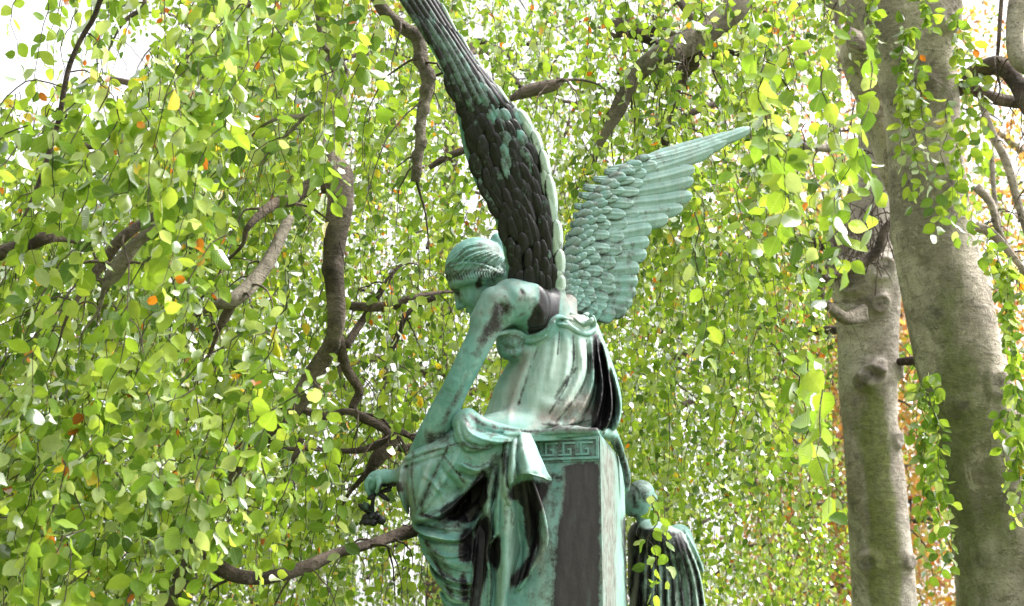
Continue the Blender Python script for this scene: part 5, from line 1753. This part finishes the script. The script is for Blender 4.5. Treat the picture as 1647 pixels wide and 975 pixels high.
LC = [
    ([(538, 300, 6.1, 30), (500, 300, 6.1, 26), (470, 320, 6.0, 20), (440, 330, 5.9, 18), (400, 365, 5.8, 14)], BARK_C),
    ([(466, 350, 5.0, 16), (440, 405, 4.9, 21), (410, 450, 4.8, 24), (375, 482, 4.7, 24), (345, 492, 4.7, 18)], BARK_P),
    ([(382, 478, 4.75, 14), (362, 510, 4.75, 17), (352, 530, 4.75, 12)], BARK_C),
    ([(545, 545, 6.1, 18), (556, 590, 6.2, 16), (578, 628, 6.3, 14), (568, 656, 6.3, 13), (590, 676, 6.3, 15), (640, 692, 6.4, 14)], BARK_C),
    ([(480, 655, 6.2, 9), (520, 670, 6.2, 12), (560, 662, 6.2, 12), (600, 680, 6.2, 14), (625, 700, 6.2, 11), (598, 720, 6.2, 11), (560, 726, 6.2, 9), (490, 722, 6.2, 7), (415, 728, 6.2, 6)], BARK_C),
    ([(486, 705, 6.2, 10), (472, 745, 6.2, 12), (450, 780, 6.2, 11), (412, 800, 6.2, 9)], BARK_C),
    ([(308, 850, 4.5, 18), (324, 880, 4.4, 24), (345, 906, 4.4, 24), (385, 927, 4.45, 21), (440, 928, 4.6, 20), (490, 912, 4.8, 20), (540, 890, 5.0, 17), (590, 877, 5.2, 15), (640, 860, 5.36, 22), (700, 846, 5.39, 22)], BARK_C),
    ([(548, 488, 6.2, 14), (580, 493, 6.2, 14), (630, 492, 6.2, 16), (665, 478, 6.2, 9), (720, 470, 6.3, 6)], BARK_C),
    ([(556, 555, 6.2, 14), (580, 520, 6.3, 13), (605, 480, 6.3, 11), (632, 440, 6.3, 8)], BARK_C),
    ([(700, 478, 6.6, 9), (660, 500, 6.6, 8), (640, 540, 6.6, 9), (622, 590, 6.6, 7), (615, 640, 6.6, 6)], BARK_C),
    ([(-40, 418, 3.8, 25), (30, 398, 3.8, 25), (70, 384, 3.8, 22), (100, 385, 3.85, 12)], BARK_C),
    ([(252, 366, 3.8, 16), (215, 394, 3.8, 20), (184, 440, 3.8, 24), (168, 465, 3.8, 12)], BARK_P),
    ([(275, 330, 3.9, 12), (200, 380, 3.85, 18), (165, 425, 3.85, 14), (120, 488, 3.8, 10)], BARK_C),
    ([(520, -40, 4.6, 9), (513, 30, 4.6, 9), (522, 75, 4.6, 9), (548, 98, 4.6, 9), (556, 124, 4.6, 9), (530, 150, 4.5, 9), (492, 184, 4.5, 8), (450, 190, 4.4, 7), (420, 205, 4.4, 5)], BARK_P),
    ([(492, 184, 4.5, 7), (468, 210, 4.5, 6), (445, 232, 4.5, 4)], BARK_P),
    ([(600, -15, 4.75, 20), (618, 20, 4.75, 20), (650, 46, 4.75, 20), (672, 62, 4.75, 20), (680, 100, 4.75, 20), (688, 135, 4.75, 21), (678, 180, 4.75, 18), (676, 230, 4.75, 17), (668, 292, 4.75, 14)], BARK_P),
    ([(165, -10, 3.9, 9), (150, 30, 3.9, 8), (132, 60, 3.9, 8), (112, 105, 3.9, 8), (102, 150, 3.9, 8), (94, 195, 3.9, 8), (76, 255, 3.9, 8), (60, 300, 3.9, 7), (45, 335, 3.9, 6)], BARK_C),
    ([(225, -30, 5.0, 8), (232, 8, 5.0, 8), (205, 30, 5.0, 7), (190, 50, 5.0, 5)], BARK_C),
    ([(100, 234, 6.5, 10), (140, 235, 6.5, 12), (200, 232, 6.5, 9), (250, 190, 6.5, 8)], BARK_C),
    ([(370, -20, 6.6, 12), (376, 20, 6.6, 16), (400, 5, 6.6, 14), (430, -20, 6.6, 12)], BARK_C),
    ([(640, 700, 6.6, 16), (610, 735, 6.6, 22), (592, 760, 6.6, 14)], BARK_C),
    ([(640, 722, 6.7, 14), (680, 716, 6.7, 16), (705, 700, 6.7, 10)], BARK_C),
    ([(820, 160, 6.3, 10), (850, 146, 6.3, 22), (890, 136, 6.3, 20), (905, 130, 6.3, 8)], BARK_C),
    ([(690, 270, 6.6, 8), (720, 252, 6.6, 11), (760, 238, 6.6, 12)], BARK_C),
    ([(560, 640, 7.0, 8), (545, 590, 7.0, 8)], BARK_C),
]
for i, (pts, mt) in enumerate(LC):
    broken = i in (15,)
    if pts[0][2] > 5.4 and not broken:
        pts = [(a, b, c - 0.75, w) for a, b, c, w in pts]
    limb('branch', tC, pts, mt, seed=50 + i, tail=not broken, amp=0.2 if broken else 0.2, freq=4.0 if broken else 2.5, nr=12,
         knots=[(f, a, .016, .012) for f, a in ((.30, .5), (.42, -.8), (.5, .7), (.57, -.6), (.66, .8), (.75, -.5), (.82, .6), (.88, -.7), (.95, .2))] if broken else ())

# ---- background trees
bgt = []
for (px, d, w, lab) in ((290, 15, 30, 'slim dark beech stem deep behind the hanging leaves at left'),
                        (700, 17, 34, 'dim beech stem far behind the leaves right of the crooked stem'),
                        (1090, 13.5, 26, 'dark beech stem far behind the right wing')):
    b = tree_base(px, 975, d)
    t = thing('background_beech', lab, 'tree', b, 'green beeches in the background')
    r = np.random.default_rng(int(px))
    xs = px + np.cumsum(r.normal(0, 9, 9))
    trunk(t, [(xs[i], 1000 - i * 150, d, w * (1 - 0.07 * i)) for i in range(8)], BARK_C, int(px), amp=.08, nr=16, n=60)
    for j in range(7):
        y = r.uniform(100, 800); s_ = r.choice([-1, 1])
        limb('branch', t, [(np.interp(y, [-50, 1000], [xs[7], xs[0]]), y, d, w * .55), (px + s_ * 70, y - r.uniform(0, 60), d + r.normal(0, .5), w * .4), (px + s_ * 150, y + r.uniform(-40, 40), d + r.normal(0, .8), w * .3), (px + s_ * 200, y + r.uniform(20, 140), d, w * .15)], BARK_C, seed=j, nr=8)
    tw = []
    for j in range(150):
        a = np.array([px + r.normal(0, 190), r.uniform(-100, 950)])
        if a[0] < 300 and a[1] < 280:
            a[1] += 330
        dd_ = d + r.normal(0, 1.5)
        dx = r.normal(0, 90); dy = r.uniform(-40, 110)
        pts = [at(a[0], a[1], dd_), at(a[0] + dx * .4, a[1] + dy * .2 - 12, dd_ + r.normal(0, .2)), at(a[0] + dx * .8, a[1] + dy * .6, dd_ + r.normal(0, .3)), at(a[0] + dx, a[1] + dy * 1.5, dd_ + r.normal(0, .3))]
        tw.append((catmull(pts, 14), np.linspace(r.uniform(.008, .028), .004, 14)))
    twig_batch('branchlets', t, tw, BARK_C, 5)
    bgt.append(t)
aut = []
for (px, d, w, lab, pal) in ((1340, 20, 26, 'orange autumn tree seen between the two beech trunks', 'autumn'),
                             (1700, 22, 40, 'rusty orange autumn tree beyond the thick trunk at right', 'autumn'),
                             (1240, 30, 26, 'distant pale pink and red autumn tree against the white sky', 'pinkish')):
    t = thing('autumn_tree', lab, 'tree', tree_base(px, 975, d), 'autumn trees in the background')
    trunk(t, [(px, 1000, d, w), (px + 6, 700, d, w * .85), (px - 5, 400, d, w * .7), (px + 8, 100, d, w * .5), (px, -150, d, w * .3)], BARK_A, int(px), amp=.06, nr=14, n=50)
    r = np.random.default_rng(int(px) + 1)
    for j in range(8):
        y = r.uniform(-50, 800); s_ = 1 if j % 2 else -1
        limb('branch', t, [(px, y, d, w * .45), (px + s_ * 60, y - 50, d + r.normal(0, .7), w * .32), (px + s_ * 130, y - r.uniform(60, 130), d + r.normal(0, 1), w * .15)], BARK_A, seed=j, nr=8)
    aut.append(t)

# ------------------------------------------------------------------ foliage
def sky_hole(px, py):
    """open sky at the upper left and over the right shoulder of the canopy"""
    e = math.hypot((px - 10) / 330, (py - 60) / 250)
    return min(1.0, max(0.0, (e - 0.62) / 0.45))
# tree C
cC = Canopy()
def dl(px, py):
    a = min(1, max(0.0, (480 - px) / 190))
    for bx, by, rr in ((30, 395, 85), (200, 420, 90), (400, 440, 85), (350, 890, 90), (450, 915, 80), (545, 400, 90), (480, 640, 60)):      # limbs that show through
        if math.hypot(px - bx, py - by) < rr:
            a *= 0.06
    return a * max(0.16, sky_hole(px, py)) * (0.55 + 0.45 * min(1, max(0, py / 350)))
shoots(cC, 640, (-180, -160, 560, 900), (3.5, 5.2), (0.35, 0.85), 0.025, (0.032, 0.072), 'green', 0.035, dl, 101, start_dir=(-0.8, -0.25, 0), droop=0.72)
dm = lambda px, py: sky_hole(px, py) * (1.0 if px < 520 else (0.55 if 560 < px < 740 and py > 300 else 0.65))
shoots(cC, 1500, (-200, -170, 900, 950), (5.3, 7.8), (0.4, 1.0), 0.027, (0.030, 0.062), 'green', 0.05, dm, 102, start_dir=(-0.5, -0.2, 0), droop=0.8)
shoots(cC, 26, (440, -120, 620, 130), (4.3, 5.0), (0.3, 0.6), 0.028, (0.042, 0.066), 'green', 0.02, None, 104)
shoots(cC, 12, (380, 600, 520, 760), (4.4, 5.0), (0.25, 0.45), 0.028, (0.042, 0.06), 'green', 0.02, None, 105)
shoots(cC, 20, (-10, -90, 260, 190), (4.0, 6.2), (0.3, 0.7), 0.034, (0.034, 0.06), 'green', 0.10, None, 107, start_dir=(-0.5, -0.2, 0), droop=0.85)
# tree A: crown over the right and the top
cA = Canopy()
shoots(cA, 30, (1190, -120, 1400, 280), (3.4, 4.6), (0.25, 0.5), 0.028, (0.04, 0.072), 'green', 0.02, None, 111)
shoots(cA, 5, (1275, 560, 1330, 640), (3.4, 3.9), (0.25, 0.4), 0.036, (0.065, 0.09), 'green', 0.0, None, 112)
shoots(cA, 220, (860, -150, 1330, 420), (5.9, 7.4), (0.35, 0.8), 0.027, (0.035, 0.058), 'green', 0.03, None, 113)
shoots(cA, 110, (1040, 250, 1320, 700), (5.9, 7.6), (0.3, 0.7), 0.027, (0.036, 0.06), 'green', 0.02, lambda x, y: 0.8 if x < 1290 else .3, 114)
for (x0, y0, d, L, sd_) in ((1400, -30, 6.6, .5, 1), (1440, 60, 6.6, .45, 2), (1445, 150, 6.6, .62, 3), (1462, 110, 6.62, .95, 4), (1530, 20, 6.7, .65, 5), (1535, 150, 6.7, .6, 6), (1548, 230, 6.7, .5, 7), (1490, 600, 6.55, .9, 8), (1470, 620, 6.6, .9, 9),
                            (1500, 640, 6.55, .6, 16), (1590, 380, 6.6, .6, 10), (1620, 430, 6.6, .7, 11), (1640, 560, 6.6, .9, 12), (1610, 660, 6.5, .5, 13), (1640, 700, 6.5, .8, 14), (1450, 40, 6.6, .3, 15), (1478, -20, 6.6, .3, 17), (1560, 60, 6.8, .7, 18), (1600, 400, 6.7, .5, 19), (1630, 480, 6.55, .6, 20), (1475, 690, 6.6, .8, 21), (1635, 620, 6.6, .9, 22)):
    shoots(cA, 1 + sd_ % 2, (x0 - 10, y0 - 6, x0 + 10, y0 + 6), (d - .06, d + .05), (L * .85, L * 1.1), 0.02, (0.045, 0.075), 'green', 0.01, None, 120 + sd_, keep_ab=False, start_dir=(0.25, -0.1, 0), droop=0.93, jit=.7)
# tree B: mid curtain on the right and the little sprig in front of the mourner
cB = Canopy()
shoots(cB, 680, (900, -150, 1350, 950), (8.0, 10.5), (0.4, 1.1), 0.031, (0.036, 0.06), 'green', 0.03, lambda x, y: (1.0 if y > 380 else 0.5) * (1 if x < 1310 else .35), 131)
shoots(cB, 64, (1420, -100, 1760, 900), (8.5, 11), (0.4, 0.9), 0.05, (0.055, 0.085), 'green', 0.06, lambda x, y: 0.6 if x > 1560 else .2, 132)
shoots(cB, 3, (1040, 800, 1052, 830), (5.25, 5.35), (0.25, 0.45), 0.036, (0.045, 0.06), 'green', 0.0, None, 133, keepout=False, droop=.95)
# background crowns
tot = [finish(tC, cC), finish(tA, cA), finish(tB, cB)]
for t, (x0, x1, sd_) in zip(bgt, ((-260, 480, 141), (330, 900, 142), (840, 1340, 143))):
    c = Canopy()
    dd = {141: (8.5, 16), 142: (9, 17), 143: (10.5, 16)}[sd_]
    hole = (lambda px, py: sky_hole(px, py) * (0.8 if py < 500 else 1.0)) if sd_ == 141 else ((lambda px, py: 0.9 if (560 < px < 720 and 180 < py < 560) else (0.75 if py < 260 else 1.0)) if sd_ == 142 else (lambda px, py: (0.5 if py < 330 else 1.0)))
    shoots(c, 1750 if sd_ != 142 else 1750, (x0, -160, x1, 1000), dd, (0.5, 1.4), 0.036, (0.036, 0.06), 'green', 0.10, hole, sd_, keepout=False, twig=0.004)
    tot.append(finish(t, c))
for t, (reg, dr, n, pal, sd_, dn) in zip(aut, (((1220, 300, 1480, 1000), (17, 23), 1000, 'autumn', 151, None), ((1440, -100, 1900, 1000), (18, 26), 1500, 'autumn', 152, lambda x, y: 0.28 if y < 250 else (.6 if y < 420 else 1)), ((1060, -60, 1460, 480), (25, 34), 420, 'pinkish', 153, None))):
    c = Canopy()
    clump(c, n, reg, dr, 0.32, 24, (0.06, 0.11), pal, 0.1, dn, sd_)
    clump(c, n // 3, reg, dr, 0.4, 22, (0.06, 0.10), 'green', 0.1, dn, sd_ + 50)
    rq = np.random.default_rng(sd_)
    for j in range(220):
        a_ = (rq.uniform(reg[0], reg[2]), rq.uniform(reg[1], reg[3])); d_ = rq.uniform(*dr)
        dx, dy = rq.normal(0, 35), rq.uniform(30, 120)
        c.tw.append((catmull([at(a_[0], a_[1], d_), at(a_[0] + dx * .7, a_[1] + dy * .35, d_), at(a_[0] + dx, a_[1] + dy, d_)], 8), np.linspace(rq.uniform(.01, .02), .005, 8)))
    tot.append(finish(t, c, far=True))
for par_, tws_ in SIDE.values():
    twig_batch('side_twigs', par_, tws_, BARK_C, 4)
print('leaves', tot, 'objects', len(SC.objects), 'tris', sum(len(o.data.polygons) for o in SC.objects if o.type == 'MESH'))
